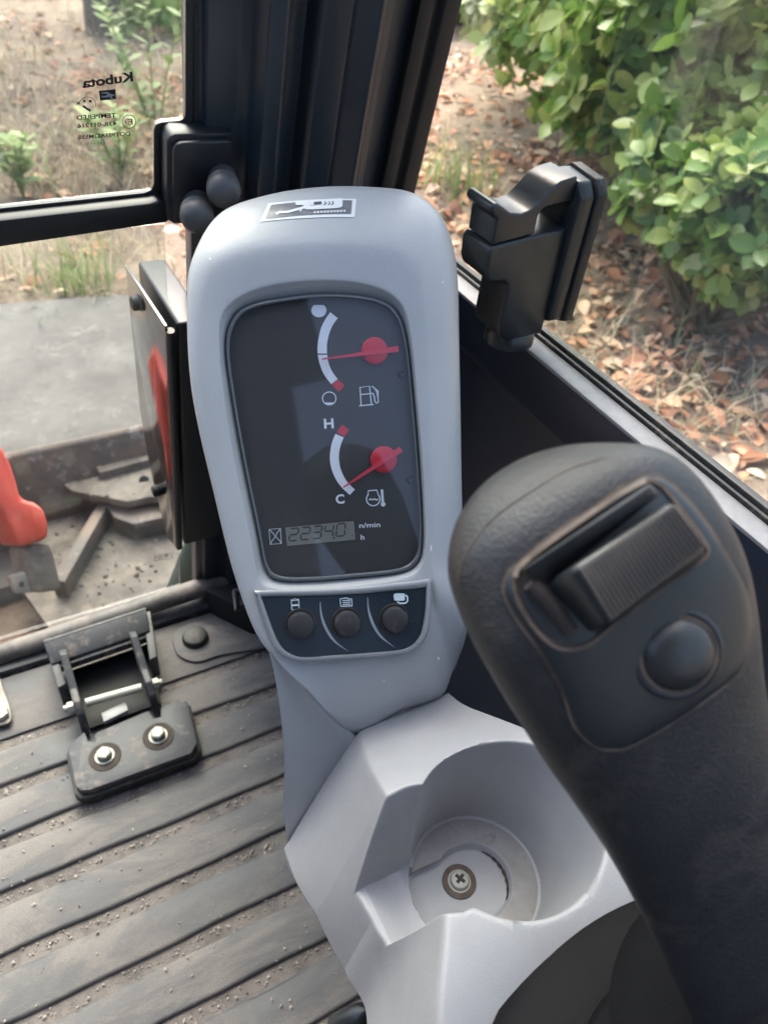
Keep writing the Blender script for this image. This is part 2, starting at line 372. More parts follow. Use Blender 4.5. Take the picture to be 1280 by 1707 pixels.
def in_poly(px, py, P):
    c = False; j = len(P) - 1
    for i in range(len(P)):
        (xi, yi), (xj, yj) = P[i], P[j]
        if (yi > py) != (yj > py) and px < (xj - xi) * (py - yi) / (yj - yi) + xi: c = not c
        j = i
    return c

# ================================================================== cab shell
RK = math.radians(14); WN = V3(0, math.cos(RK), math.sin(RK)); WU = V3(0, -math.sin(RK), math.cos(RK)); WP = V3(0, .66, .03)
def W(x, y, off=0): return PL(x, y, WP + WN * off, WN)
def wpl(x, z, off=0):             # point on the windscreen plane by cab x and height
    s = (z - .03) / math.cos(RK); return V3(x, .66, .03) + WU * s + WN * off - V3(0, 0, 0)
cab = thing('excavator_cab', 'black painted steel cab shell of an excavator around the controls', 'cab', (0, 0, 0))
obj('floor_panel', join(box((-.75, -.75, -.05), (.40, .665, -.004))), 'bracket_black', cab)
prof = [(.1445, .012), (.1445, -.003), (.152, -.005), (.153, -.010), (.172, -.012), (.178, -.016), (.182, -.030), (.192, -.032), (.197, -.026), (.199, -.014),
        (.212, -.012), (.215, -.021), (.218, -.024), (.236, -.024), (.240, -.020), (.252, -.030), (.257, -.027), (.260, -.014), (.271, -.012), (.273, -.004), (.290, -.002), (.305, .000), (.3185, .002), (.3185, .014)]
V, F = prism([wpl(x, .0, o) for x, o in prof], WU * 1.46)
obj('front_pillar', (V, F), 'pillar_paint', cab, bevel=.0012, bseg=2, bang=20)
V, F = prism([wpl(x, .0, o) for x, o in ((.2895, -.010), (.300, -.0105), (.302, -.006), (.305, -.006), (.307, -.0115), (.319, -.0115), (.3215, -.004), (.3215, .008), (.2895, .008))], WU * 1.46)
obj('pillar_seal', (V, F), 'rubber_black', cab, bevel=.0012)
# right wall: upper band, recessed lower panel
obj('wall_band', box((.3215, -.7, .448), (.338, .545, .4885)), 'wall_paint', cab, bevel=.002)
obj('right_wall', box((.333, -.7, -.01), (.345, .60, .4479)), 'wall_paint', cab)
obj('window_sill', box((.3200, -.7, .4887), (.3352, .535, .4915)), 'sill_grey', cab, bevel=.0008)
obj('sill_channel', join(box((.3353, -.7, .4887), (.3378, .535, .4940)), box((.3410, -.7, .4700), (.3455, .535, .4950)), box((.3456, -.7, .4700), (.3475, .535, .4935))), 'rubber_seal', cab, bevel=.0006)
obj('outer_skin', box((.3476, -.7, -.1), (.352, .6, .4905)), 'black_paint', cab)
# far-left and rear shell, roof: unseen, shaped for the screen's reflection and the light inside
V, F = prism([wpl(x, .0, o) for x, o in ((-.72, -.03), (-.62, -.03), (-.62, .012), (-.72, .012))], WU * 1.46)
obj('left_pillar', (V, F), 'pillar_paint', cab, bevel=.003)
obj('unseen_roof', box((-.74, -.75, 1.441), (.07, -.10, 1.48)), 'seat_fabric', cab, bevel=.01)  # unseen; cut short to let sky light in and mirror its edge
obj('unseen_rear_wall', join(box((-.74, -.76, -.05), (.352, -.72, .50)), box((-.74, -.76, .501), (-.02, -.72, 1.44))), 'wall_paint', cab)  # unseen; opening placed for the lighter area reflected in the screen
obj('unseen_left_wall', join(box((-.752, -.76, -.05), (-.741, .66, .78)), box((-.752, -.76, .7801), (-.741, -.25, 1.44))), 'wall_paint', cab)  # unseen; added to cut low light from the left
for x in (-.74, .29): obj('rear_pillar', box((x, -.76, .55), (x + .062, -.70, 1.44)), 'pillar_paint', cab, bevel=.01)
# bottom frame tube of the windscreen and the strip under it
a, b = W(-90, 1121, -.012), W(388, 962, -.012); b2 = W(402, 962, -.016)
obj('window_tube', tube([a, a * .66 + b * .34, a * .3 + b * .7, b, b2], [.0115, .0115, .0118, .0122, .0105], 18), 'tube_dusty', cab)
obj('tube_strip', prism([V3(-.6, .630, -.003), V3(.32, .630, -.003), V3(.32, .664, -.003), V3(-.6, .664, -.003)], (0, 0, .014)), 'bracket_black', cab, bevel=.003)

# ---- upper windscreen
fw = thing('front_window', 'upper front windscreen with mirrored maker lettering and black rubber edge', 'window', tuple(wpl(0, .55)))
gin = [(-420, 391), (240, 320.5), (252, 316), (256, 306), (256, 216), (259, 207), (268, 203), (299, 200), (306, 197), (308.5, 190), (309, -140)]
gout = [(-420, 411), (248, 336), (263, 332), (268.5, 320), (269, 228), (272, 219), (280, 215), (314, 212), (322, 208), (325.5, 198), (328, -140)]
gtop = [wpl(.1438, 1.42), wpl(-.62, 1.42)]
gl = [W(x, y) for x, y in gin] + gtop
gl[0] = W(-420, 391); gl[-1][2] = gl[-2][2]
obj('glass_pane', prism(gl, WN * .004), 'window_glass', fw, smooth=False)
n = len(gin)
def strip_solid(inn, out, o0, o1):
    R = []
    for (a, b) in zip(inn, out): R.append([W(*a, o0), W(*b, o0), W(*b, o1), W(*a, o1)])
    return loft(R, True, True, True)
obj('gasket', strip_solid(gin, gout, -.004, .007), 'rubber_black', fw, bevel=.0012)
gmid = [(-420, 414.5), (249, 339), (264, 334.5), (270.5, 322), (271, 229), (274, 221), (281, 217), (315, 214), (323.5, 209.5), (327.5, 198), (330, -140)]
obj('gasket_edge', strip_solid(gout, gmid, -.0055, .006), 'rubber_seal', fw, bevel=.0006)
obj('bottom_rail', prism([W(*q, -.013) for q in ((-420, 415), (249, 339.5), (266, 335), (278, 342), (283, 366), (278, 371), (-420, 474))], WN * .016), 'black_paint', fw, bevel=.002)
# latch plate and two knobs
o_ = -.020
pp_ = [(278, 236), (283, 227), (292, 223), (384, 221), (388, 225), (388, 366), (383, 371), (290, 373), (281, 367), (278, 358)]
pq_ = [(289, 250), (294, 241), (302, 238), (383, 234), (387, 238), (388, 364), (382, 369), (296, 372), (291, 367), (289, 356)]
lp = obj('latch_plate', prism([W(*q, -.017) for q in pp_], WN * .014), 'black_paint', fw, bevel=.0018)
obj('cover_plate', prism([W(*q, -.0215) for q in pq_], WN * .0042), 'black_paint', lp, bevel=.0012)
for (x, y, x2, y2) in ((327, 338, 318, 312), (370, 296, 360, 266)):
    p = W(x, y, -.0216); q = W(x2, y2, -.040)
    ax = unit(-WN * .9 + V3(-.25, 0, .25)); r = .0098
    k = obj('latch_knob', lathe([(.0001, .0335), (.0042, .0332), (.0080, .0312), (.0102, .0280), (.0108, .0240), (.0100, .0200), (.0106, .0190), (.0106, .0170), (.0094, .0160), (.0086, .009), (.0096, 0)], p, ax, 32), 'rubber_black', lp)
    k.data.materials[0] = MATS['knob_grey']
# mirrored lettering printed on the pane
TW = lambda x, y: W(x, y, -.0004)
mk = [text('Kubota', 222.5, 134, 138, 145.5, 15, TW, .034)]
mk.append(join(stroke([(165, 151.5), (193, 148.5)], 1.2, TW), flat([TW(165, 151), TW(192.5, 148.5), TW(193.5, 164.5), TW(167, 167)])))
mk.append(stroke([(133 + 13 + 14 * math.cos(t), 174 + 13 * math.sin(t)) for t in np.linspace(-3.1, .3, 18)], .9, TW))
mk += [stroke([(138.5, 176), (144, 180), (151, 184)], 3.6, TW), disc(140.5, 168, 2, TW), disc(150.5, 168, 2.2, TW), stroke([(127.5, 169), (133, 174)], 1.4, TW), stroke([(133, 169), (127.5, 174)], 1.4, TW)]
mk += [text('TEMPERED', 194, 194.5, 128, 199, 7, TW, .022), text('43R-011216', 195, 208, 129, 212.5, 6.5, TW, .022), text('DOT981AS2M550', 217, 225, 131, 231.5, 6.5, TW, .022), text('16', 137, 241, 133, 241.5, 4.5, TW), text('V9', 214, 186, 206, 186.5, 5, TW)]
mk += [stroke([(215 + 11.3 * math.cos(t), 202 + 11 * math.sin(t)) for t in np.linspace(0, 6.283, 30, False)], 1.2, TW, True), text('E', 221.5, 207, 213.5, 207.7, 10, TW), text('4', 211.5, 204.5, 208, 205, 4.5, TW)]
for k in range(6): mk.append(disc(147 + k * 5.4, 239.2 - k * .5, .8, TW, 8))
obj('glass_lettering', join(*mk), 'rubber_black', fw, smooth=False, recalc=False)
emb = [[(176, 152.5), (169, 153.5), (169, 155.5), (176, 155), (180, 157), (176, 159), (169, 159), (170, 161.5), (177, 161.5), (182, 160.5), (186, 164), (188, 163), (186, 158.5), (191, 159), (191.5, 157.5), (184, 155.5), (180, 153)]]
obj('emblem', flat([W(*q, -.0007) for q in emb[0]]), 'print_grey', fw, smooth=False, recalc=False)

# ---- lower windscreen
lw = thing('lower_window', 'lower front window pane above the dusty frame tube with faint stamped mark', 'window', tuple(wpl(0, .05)))
lo = [wpl(-.62, .02, .006), wpl(.128, .02, .006), wpl(.128, .525, .006), wpl(-.62, .525, .006)]
obj('glass_pane', prism(lo, WN * .004), 'window_glass', lw, smooth=False)
TL = lambda x, y: W(x, y, .0055)
sx = []
for k in range(3):
    x0 = 262 + k * 10.5; y0 = 930 - k * 1.6
    sx += [stroke([(x0 - 4, y0 - 4), (x0 + 4, y0 - 5), (x0 + 4, y0 + 4), (x0 - 4, y0 + 5)], 1.2, TL, True), stroke([(x0 - 3, y0 + .2), (x0 + 3, y0 - .6)], 1.2, TL)]
obj('glass_lettering', join(*sx), 'print_grey', lw, smooth=False, recalc=False)

# ---- black folded guard beside the pillar, with bolted mirror-black side sheet
gd = thing('pillar_guard', 'black folded sheet metal guard with bolted glossy side sheet left of the gauge console', 'guard', tuple(wpl(.15, .1)))
OF = -.036
nf = [W(287, 541, OF), W(345, 533, OF), W(420, 880, OF), W(302, 911, OF)]
L = .125
tp = [W(287, 541, OF), W(345, 533, OF), W(345, 533, OF) + V3(0, .112, 0), W(287, 541, OF) + V3(.003, .112, 0)]
body_pts = []
for q in (0, 1): pass
lft = .0035
A = [nf[0] + V3(lft, 0, 0), nf[1], nf[2], nf[3] + V3(lft, 0, 0)]
V, F = prism(A, (0, L * .90, 0)); obj('guard_body', (V, F), 'black_paint', gd, bevel=.003, bseg=3)
# side sheet: runs forward, bottom corner cut back
s0, s3 = nf[0], nf[3]
top_far = s0 + V3(-.004, .098, .004); bot_far = s3 + V3(-.004, .02, 0)
shp = [s0, top_far, s0 * .45 + s3 * .55 + V3(-.004, .095, 0), s0 * .22 + s3 * .78 + V3(-.004, .072, 0), bot_far, s3]
side = obj('side_sheet', prism([p + V3(-.0055, 0, 0) for p in shp], (.0022, 0, 0)), 'mirror_black', gd, bevel=.0005)
obj('fold_edge', tube([s0 + V3(-.0022, -.0005, -.004), s3 + V3(-.0022, -.0005, 0)], .0034, 12), 'black_paint', gd)
for (x, y) in ((233, 503), (264, 816)):
    # bolts on the outside of the side sheet
    q = PL(x + 4, y, s0 + V3(-.006, 0, 0), V3(1, 0, 0)); q[0] = s0[0] + (s3[0] - s0[0]) * np.clip((s0[2] - q[2]) / (s0[2] - s3[2]), 0, 1) - .006
    obj('bolt_head', lathe([(.0075, .001), (.0075, -.002), (.0062, -.003), (.0062, -.0075), (.0045, -.009), (.0001, -.0092)], q, (1, 0, 0), 16), 'rubber_black', gd)

# ================================================================== floor mat
mt = thing('floor_mat', 'ribbed black rubber floor mat strewn with sand and grit', 'floor mat', (0, .2, 0))
obj('mat_base', box((-.62, -.70, -.0035), (.3200, .628, 0.0)), 'sand', mt)
pitch = .0543
def rib_mesh(y1, wd, h, x0=-.60, x1=.315):
    n = 60; R = []
    pr = [(y1, -.001), (y1, h * .55), (y1 + .0012, h * .92), (y1 + .003, h), (y1 + wd * .5, h * .96), (y1 + wd - .003, h * .95), (y1 + wd, h * .4), (y1 + wd, -.001)]
    for i in range(n + 1):
        x = x0 + (x1 - x0) * i / n; wob = .0008 * math.sin(x * 23 + y1 * 90) + .0005 * math.sin(x * 61 + y1 * 40)
        R.append([V3(x, y + wob, z) for y, z in pr])
    return loft(R, True, True, True)
k = 0
for j in range(-12, 2):
    y = .4410 + pitch * j
    obj('mat_rib', rib_mesh(y, .0400, .0048), 'mat_rubber', mt, ang=50)
obj('mat_front', prism([V3(-.6, .5480, .0002), V3(.30, .5480, .0002), V3(.30, .627, .0002), V3(-.6, .627, .0002)], (0, 0, .0035)), 'mat_rubber', mt, bevel=.001)
# raised lobe with round plug
c = Zp(326, 1068, .004); ring = []
lob = [Zp(x, y, .0036) for x, y in crom([(290, 1062), (318, 1042), (352, 1046), (395, 1062), (446, 1072), (447, 1082), (372, 1094), (330, 1106), (301, 1098), (290, 1080)], 5)]
obj('mat_lobe', prism(lob, (0, 0, .004)), 'mat_rubber', mt, bevel=.0015)
obj('mat_plug', lathe([(.0001, .012), (.011, .012), (.0135, .011), (.0150, .008), (.0155, .003), (.0155, 0)], c, (0, 0, 1), 28), 'rubber_seal', mt)
# loose grit: crumbs of sand and stone lying on the mat
def grit(nn, zf, smin, smax, xr, yr, seed):
    r = np.random.default_rng(seed); V, F = [], []
    base = np.array([(1, 0, 0), (-1, 0, 0), (0, 1, 0), (0, -1, 0), (0, 0, 1), (0, 0, -1)], float)
    fs = [(0, 2, 4), (2, 1, 4), (1, 3, 4), (3, 0, 4), (2, 0, 5), (1, 2, 5), (3, 1, 5), (0, 3, 5)]
    for i in range(nn):
        x, y = r.uniform(*xr), r.uniform(*yr)
        ph = ((y - .4410) / pitch) % 1.0
        if ph < .74 and r.random() > .22: y += (.87 - ph + r.normal(0, .05)) * pitch
        ph = ((y - .4410) / pitch) % 1.0
        z = .0052 if (ph < .745 and y > -.25 and y < .535) else .0006
        s = smin + (smax - smin) * r.random() ** 5
        a = r.uniform(0, 6.28); ca, sa = math.cos(a), math.sin(a); sc = r.uniform(.6, 1.3, 3) * s; b0 = len(V)
        for v in base:
            p = v * sc; V.append((x + ca * p[0] - sa * p[1], y + sa * p[0] + ca * p[1], z + p[2] * .8 + s * .3))
        F += [tuple(q + b0 for q in f) for f in fs]
    return V, F
tag(obj('sand_grit', grit(7000, 0, .0003, .0019, (-.2, .26), (.10, .60), 3), 'grain', None, smooth=False, recalc=False), 'loose pale sand and small stones scattered over the rubber mat', 'grit', kind='stuff')

# ================================================================== hinge bracket on the floor
hb = thing('hinge_bracket', 'black steel hinge bracket bolted to the floor with two bolts and a pin', 'bracket', (.02, .5, 0))
zt = .026
pl_top = [(112, 1247), (138, 1222), (141, 1221), (147, 1236), (158, 1236), (158, 1226), (162, 1221), (246, 1185), (250, 1187), (256, 1198), (268, 1195), (268, 1183), (270, 1178), (299, 1166), (312, 1170), (325, 1225), (328, 1240), (318, 1256), (150, 1317), (134, 1318), (126, 1310)]
pts = [Zp(x, y, zt) for x, y in pl_top]
hbp = obj('base_plate', prism([p - V3(0, 0, .010) for p in pts], (0, 0, .010)), 'bracket_black', hb, bevel=.0014, bseg=2)
cx = sum(pts) / len(pts)
obj('base_pad', prism([V3(*(cx + (p - cx) * 1.05)[:2], .0045) for p in pts if True], (0, 0, .0114)), 'rubber_seal', hb, bevel=.001)
for (x, y) in ((264, 1228), (175, 1262)):
    p = Zp(x, y, zt)
    obj('washer', lathe([(.0158, .0002), (.0158, .0008), (.0128, .0010), (.0095, .0006)], p, (0, 0, 1), 28), 'dark_dust_and_shade', hb)
    V, F = lathe([(.0001, .0095), (.0060, .0095), (.0074, .0085), (.0074, .0022)], p, (0, 0, 1), 6)
    V2, F2 = lathe([(.0074, .0022), (.0096, .0020), (.0096, .0008)], p, (0, 0, 1), 24)
    obj('bolt', join((V, F), (V2, F2)), 'zinc', hb, ang=30)
# upright arms, shaft, upper block
pa, pb = Zp(143, 1172, .034), Zp(236, 1146, .034)
obj('pin', cyl(pa, pb, .0046, n=16), 'zinc', hb)
for p, s in ((pa, -1), (pb, 1)):
    d = unit(pb - pa) * s
    e0 = p + d * .010
    obj('pin_nut', cyl(e0, e0 + d * .008, .0062, n=6), 'zinc', hb, ang=20)
    obj('pin_end', cyl(e0 + d * .008, e0 + d * .012, .0034, n=10), 'zinc', hb)
    th = d * .0075
    q = p + d * .004
    prof_ = [V3(0, -.024, -.026), V3(0, .012, -.026), V3(0, .022, -.012), V3(0, .052, .006), V3(0, .058, .026), V3(0, .044, .034), V3(0, .012, .013), V3(0, -.006, .014), V3(0, -.016, .004)]
    obj('hinge_arm', prism([q + v for v in prof_], th), 'bracket_black', hb, bevel=.0012)
blk = [Zp(72, 1072, .062), Zp(244, 1016, .062), Zp(250, 1052, .050), Zp(86, 1108, .050)]
V, F = prism(blk, (0, 0, -.006)); obj('upper_plate', (V, F), 'bracket_black', hb, bevel=.0015)
l0, l1 = blk[0], blk[1]
obj('upper_lip', prism([l0, l1, l1 + V3(0, .002, -.045), l0 + V3(0, .002, -.045)], (0, .004, 0)), 'bracket_black', hb, bevel=.001)
for q4 in (((72, 1066), (84, 1062), (110, 1139), (96, 1147)), ((238, 1022), (250, 1018), (262, 1094), (249, 1100))):
    obj('upper_cheek', prism([Zp(x, y, .048) for x, y in q4], (0, 0, -.034)), 'bracket_black', hb, bevel=.001)
obj('cross_bar', prism([Zp(x, y, .046) for x, y in ((90, 1094), (243, 1043), (246, 1062), (95, 1114))], (0, 0, -.010)), 'bracket_black', hb, bevel=.0015)
obj('hinge_shade', prism([Zp(x, y, .012) for x, y in ((118, 1118), (250, 1072), (268, 1172), (150, 1214))], (0, 0, -.006)), 'dark_void', hb)  # dark plate standing in for the shade between the hinge arms
p = Zp(195, 1200, .02); obj('spacer_tab', obox(p + V3(0, .006, .004), V3(.013, .002, 0), V3(0, .006, 0), V3(0, 0, .003)), 'sill_grey', hb, bevel=.0008)
# edge of a second metal tab at the left
tb = thing('metal_tab', 'rounded galvanised steel tab with a bolt lying on the floor beside the hinge bracket', 'bracket', tuple(Zp(-8, 1185, .01)))
tq = [Zp(x, y, .012) for x, y in crom([(-60, 1120), (-10, 1118), (6, 1150), (18, 1185), (17, 1202), (5, 1208), (-30, 1214), (-60, 1210)], 4)]
obj('tab_plate', prism(tq, (0, 0, -.004)), 'steel_dirty', tb, bevel=.001)
obj('bolt', lathe([(.0001, .006), (.007, .006), (.008, .004), (.008, 0)], Zp(3, 1193, .0125), (0, 0, 1), 6), 'zinc', tb, ang=20)
# small tie-down loop behind the console
bk = thing('strap_buckle', 'small square metal strap buckle on the black trim behind the console', 'buckle', tuple(Zp(405, 1000, .05)))
f4 = [Zp(x, y, .05) for x, y in ((390, 985), (424, 976), (430, 1008), (393, 1017))]
obj('buckle_loop', tube(f4 + [f4[0]], .0022, 8), 'steel_dirty', bk)
obj('strap', prism([Zp(x, y, .047) for x, y in ((398, 992), (420, 986), (424, 1004), (400, 1010))], (0, 0, -.003)), 'bracket_black', bk)
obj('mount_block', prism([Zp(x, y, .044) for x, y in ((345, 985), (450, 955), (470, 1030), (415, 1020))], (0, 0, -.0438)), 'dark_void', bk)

# ================================================================== instrument console (gauge column)
n_h = unit(V3(.27, .963, 0)); E1 = V3(n_h[1], -n_h[0], 0); TI = math.radians(37)
E2 = math.sin(TI) * n_h + math.cos(TI) * V3(0, 0, 1); EN = np.cross(E1, E2); MO = at(545, 735, .40)
def M(x, y, w=0): return PL(x, y, MO + EN * (w * .001), EN)
S_ = [(389, 530), (418, 508), (476, 496), (534, 490), (592, 492), (638, 502), (665, 526), (679, 576), (688, 661), (696, 754), (702, 846), (703, 904), (696, 935), (669, 953), (592, 962), (515, 968), (464, 966), (443, 947), (430, 885), (406, 769), (387, 661), (377, 576)]
G_ = [(371, 522), (410, 489), (466, 473), (538, 467), (602, 472), (648, 488), (674, 516), (686, 570), (695, 661), (703, 754), (708, 846), (709, 906), (702, 942), (674, 963), (592, 977), (510, 983), (454, 980), (431, 962), (418, 895), (395, 790), (375, 668), (366, 580)]
R_ = [(341, 452), (385, 417), (456, 401), (538, 396), (620, 400), (676, 414), (702, 448), (713, 530), (719, 640), (723, 750), (726, 850), (727, 930), (729, 1010), (745, 1148), (672, 1188), (595, 1228), (520, 1155), (452, 1088), (405, 985), (368, 840), (336, 680), (324, 560)]
Mi = [(356, 487), (398, 453), (461, 437), (538, 431), (611, 436), (662, 451), (688, 482), (700, 550), (707, 650), (713, 752), (717, 848), (718, 918), (717, 975), (714, 1078), (620, 1102), (520, 1112), (468, 1104), (443, 1072), (411, 940), (382, 815), (355, 674), (345, 570)]
T_ = [(318, 430), (362, 350), (440, 317), (530, 302), (615, 301), (692, 311), (742, 352), (767, 430), (771, 560), (773, 680), (775, 800), (779, 930), (787, 1050), (797, 1168), (672, 1188), (595, 1228), (520, 1155), (440, 1062), (393, 950), (355, 790), (321, 650), (313, 500)]
Tw = [-16, -26, -30, -31, -31, -28, -24, -18, -18, -18, -18, -18, -18, -30, -30, -30, -30, -12, -12, -12, -12, -12]
tw_seam = {13: Zp(748, 1153, .3720), 14: Zp(672, 1194, .3675), 15: Zp(594, 1233, .3620)}
def ringpts(px, w):
    w = w if hasattr(w, '__len__') else [w] * len(px); return [M(x, y, ww) for (x, y), ww in zip(px, w)]
rS = np.array(ringpts(S_, -7)); rG = np.array(ringpts(G_, 0)); rM = np.array(ringpts(Mi, .6)); rR = np.array(ringpts(R_, 0)); rT = np.array(ringpts(T_, Tw))
for i_, p in tw_seam.items(): rR[i_] = p
rR[16] = .5 * rR[15] + .5 * rR[17] + EN * .004
rT[14] = rR[14] + V3(.002, .03, -.012); rT[15] = rR[15] + V3(.004, .03, -.014); rT[16] = rR[16] + V3(.012, .03, -.01); rT[13] = rR[13] + V3(.012, .02, -.02)
cen = rT.mean(0)
def inset(R, k, wshift): return cen + (R - cen) * k + EN * (wshift * .001)
lerp = lambda a, b, t: a * (1 - t) + b * t
rQ = lerp(rR, rT, .5); rr_ = rQ - cen
bul = np.array([EN * .0045 + unit(r - EN * np.dot(r, EN)) * .003 for r in rr_]); bul[13:17] = 0; rQ = rQ + bul
rings = [inset(rS, 1, -1.0) * 0 + (rS + EN * -.001), rS, lerp(rS, rG, .55) + EN * .0005, lerp(rS, rG, .88) - EN * .0004, rG + EN * .0002, lerp(rG, rM, .12), rM, lerp(rM, rR, .7) + EN * .0004, rR, rQ, rT, lerp(rT, inset(rT, .985, -20), 1), inset(rT, .95, -62), inset(rT, .80, -70)]
rings[7][13:17] = lerp(rM, rR, .72)[13:17] + EN * .002
ic = thing('instrument_console', 'light grey plastic gauge column with dark display and three buttons', 'console', (.15, .30, .0))
hs = obj('housing', loft([crom(r, 5) for r in rings], True, False, True), 'grey_plastic', ic, sub=1, ang=180)
# left wing under the buttons
cr_ = crom([rR[17], rR[16], rR[15]], 12, False)
tip = V3(.0790, .1965, .2905)
t0 = proj(rR[17])[2]; t1 = proj(tip)[2]
sil = crom([rR[17] + V3(-.001, 0, 0)] + [at(x, y, t0 + (t1 - t0) * f_) for x, y, f_ in ((458, 1128, .12), (468, 1193, .33), (474, 1271, .58), (472, 1350, .84))] + [tip], 24 * 1 // 5 + 1, False)
def resamp(P, n):
    P = np.asarray(P); d = np.r_[0, np.cumsum(np.linalg.norm(np.diff(P, axis=0), axis=1))]; s = np.linspace(0, d[-1], n)
    return np.stack([np.interp(s, d, P[:, k]) for k in range(3)], 1)
cr_, sil = resamp(cr_, 26), resamp(sil, 26)
rows = []
for i_ in range(26):
    s = i_ / 25; row = [cr_[i_] + V3(.004, .012, -.004), cr_[i_] + V3(.0005, .0012, -.0002)]
    for r in np.linspace(0.06, 1, 16):
        row.append(lerp(cr_[i_], sil[i_], r) + V3(.9, .45, -.2) * ((.009 - .005 * s) * s ** .5 * math.sin(math.pi * min(1, r * 1.02)) ** 1.0 * (1 - .35 * r)))
    row += [sil[i_] + unit(sil[i_] - CAM) * .002 + V3(.0006, 0, 0), sil[i_] + unit(sil[i_] - CAM) * .008 + V3(.003, 0, 0), sil[i_] + unit(sil[i_] - CAM) * .03 + V3(.03, 0, 0)]
    rows.append(row)
last = [p + unit(p - CAM) * .02 + V3(.006, 0, -.004) for p in rows[-1]]
obj('column_wing', loft(rows + [last], False), 'grey_plastic', ic, ang=60)
# display panel at the bottom of the recess
dp = obj('display_panel', flat(crom([lerp(M(x, y, -7.6), M(x, y, -7.6), 0) for x, y in S_], 5)), 'panel_face', ic, smooth=False)
PW = lambda x, y: M(x, y, -7.35); PW2 = lambda x, y: M(x, y, -7.2)
def sub_(name, parts, m, par=dp, smooth=False): return obj(name, join(*parts), m, par, smooth=smooth, recalc=False)
fo = [(550.5, 520), (541, 534), (534, 550), (529.5, 573), (529.5, 591), (533, 607), (540, 624), (552, 640)]; fi = [(563, 530), (555, 541), (549, 555), (545, 573), (545.2, 591), (547.5, 604), (553, 618), (563, 632)]
def band(o, i): return [p for q in [o] for p in []] or (lambda A, B_: ([PW(*p) for p in A] + [PW(*p) for p in B_], [[k, k + 1, len(A) + k + 1, len(A) + k] for k in range(len(A) - 1)]))(crom(o, 4, False), crom(i, 4, False))
sub_('fuel_scale', [band(fo[:4] + [(529.3, 589)], fi[:4] + [(545.1, 589)]), band([(529.4, 591)] + fo[5:], [(545.3, 591)] + fi[5:])], 'print_white')
sub_('fuel_empty_mark', [flat([PW(x, y) for x, y in ((552.8, 640.6), (563.8, 632.8), (574.5, 642.5), (564.5, 653))])], 'print_red')
to = [(559, 723), (553.5, 737), (550.5, 752), (550, 767), (553, 783), (561, 801), (571, 814), (583, 825)]; ti = [(573, 729), (568.5, 740), (565.5, 753), (565, 766), (567.5, 781), (574, 796), (582, 807), (591.5, 816)]
sub_('temperature_scale', [band(to, ti)], 'print_white')
sub_('temperature_hot_mark', [flat([PW(x, y) for x, y in ((570.5, 707.5), (582.5, 717), (573.5, 727.5), (561, 720.5))])], 'print_red')
arcp = lambda cx, cy, r, a0, a1, n=20, ry=None: [(cx + r * math.cos(t), cy + (ry or r) * math.sin(t)) for t in np.linspace(math.radians(a0), math.radians(a1), n)]
sub_('full_symbol', [flat([PW(*p) for p in arcp(531.5, 517, 12.6, -52, 232, 26, 11.5)])], 'print_white')
sub_('empty_symbol', [stroke(arcp(548.7, 664, 11.2, 0, 350, 30, 10.8), 1.5, PW, True), flat([PW(*p) for p in arcp(548.7, 664, 10.8, 40, 140, 12, 10.6)])], 'print_white')
sub_('gauge_letter', [text('H', 540.5, 714, 556.5, 713, 15.5, PW, .03)], 'print_white')
sub_('gauge_letter', [text('C', 560, 839.5, 574.5, 838.5, 14.5, PW, .03)], 'print_white')
sub_('fuel_pump_symbol', [stroke([(602, 675.5), (600, 645.5), (616, 643.5), (619, 674)], 2.0, PW), stroke([(598.5, 676.3), (622.5, 674)], 2.0, PW), stroke([(601, 657.5), (617, 656)], 1.8, PW),
      stroke([(618.5, 655), (622, 656), (624, 662), (625, 669), (627.5, 672), (630.5, 670), (630, 663), (628, 653), (624, 646.5), (619.5, 643.5)], 2.0, PW), stroke([(626, 649), (629.5, 652), (629.5, 660)], 3.2, PW)], 'icon_pale')
sub_('coolant_symbol', [stroke(arcp(622, 832, 11.2, -42, 222, 24, 11), 2.0, PW), stroke([(613.5, 825), (613.5, 818), (628, 817), (630.5, 824)], 2.0, PW), stroke([(615, 833.5), (618, 831.5), (621, 833.5), (624, 831.5), (627, 833.5), (630, 832)], 2.2, PW), stroke([(636.5, 816), (638, 838)], 4.2, PW), disc(638.5, 840.5, 4, PW, 14)], 'icon_pale')
sub_('unit_lettering', [text('n/min', 599, 880, 634, 878.3, 8, PW, .01), text('h', 601.5, 900, 607.5, 899.7, 8.5, PW, .01)], 'print_white')
sub_('hourglass_symbol', [stroke([(448.5, 882.5), (467.5, 881), (469, 906), (450.5, 907.5)], 1.2, PW, True), stroke([(449.5, 883), (456, 890), (459, 894.5), (453, 902), (451, 907)], 1.2, PW), stroke([(466.8, 882), (461, 889.5), (459.5, 894.5), (466, 901), (468.5, 906)], 1.2, PW)], 'icon_pale')
lc = [(475.5, 879.5), (589.5, 868.5), (592, 899.5), (478.5, 910)]
lcd = obj('hour_meter', prism([M(x, y, -7.5) for x, y in lc], EN * .0004), 'lcd', dp, smooth=False)
LW = lambda x, y: M(x, y, -6.95)
segs = {'2': 'abged', '3': 'abgcd', '4': 'fgbc', '0': 'abcdef'}
def digit(ch, k):
    # digit cell in display coordinates
    o = np.array([481.5 + k * 19.6, 902.0 - k * 1.95]) ; xx = np.array([14.0, -1.35]); yy = np.array([2.2, -20.5]) * 1.0
    P = lambda u, v: o + xx * u + yy * v
    S = {'a': ((.08, 1), (.92, 1)), 'g': ((.08, .5), (.92, .5)), 'd': ((.08, 0), (.92, 0)), 'f': ((0, .56), (0, .95)), 'b': ((1, .56), (1, .95)), 'e': ((0, .05), (0, .44)), 'c': ((1, .05), (1, .44))}
    return [stroke([P(*S[s][0]), P(*S[s][1])], 2.3, LW) for s in segs[ch]]
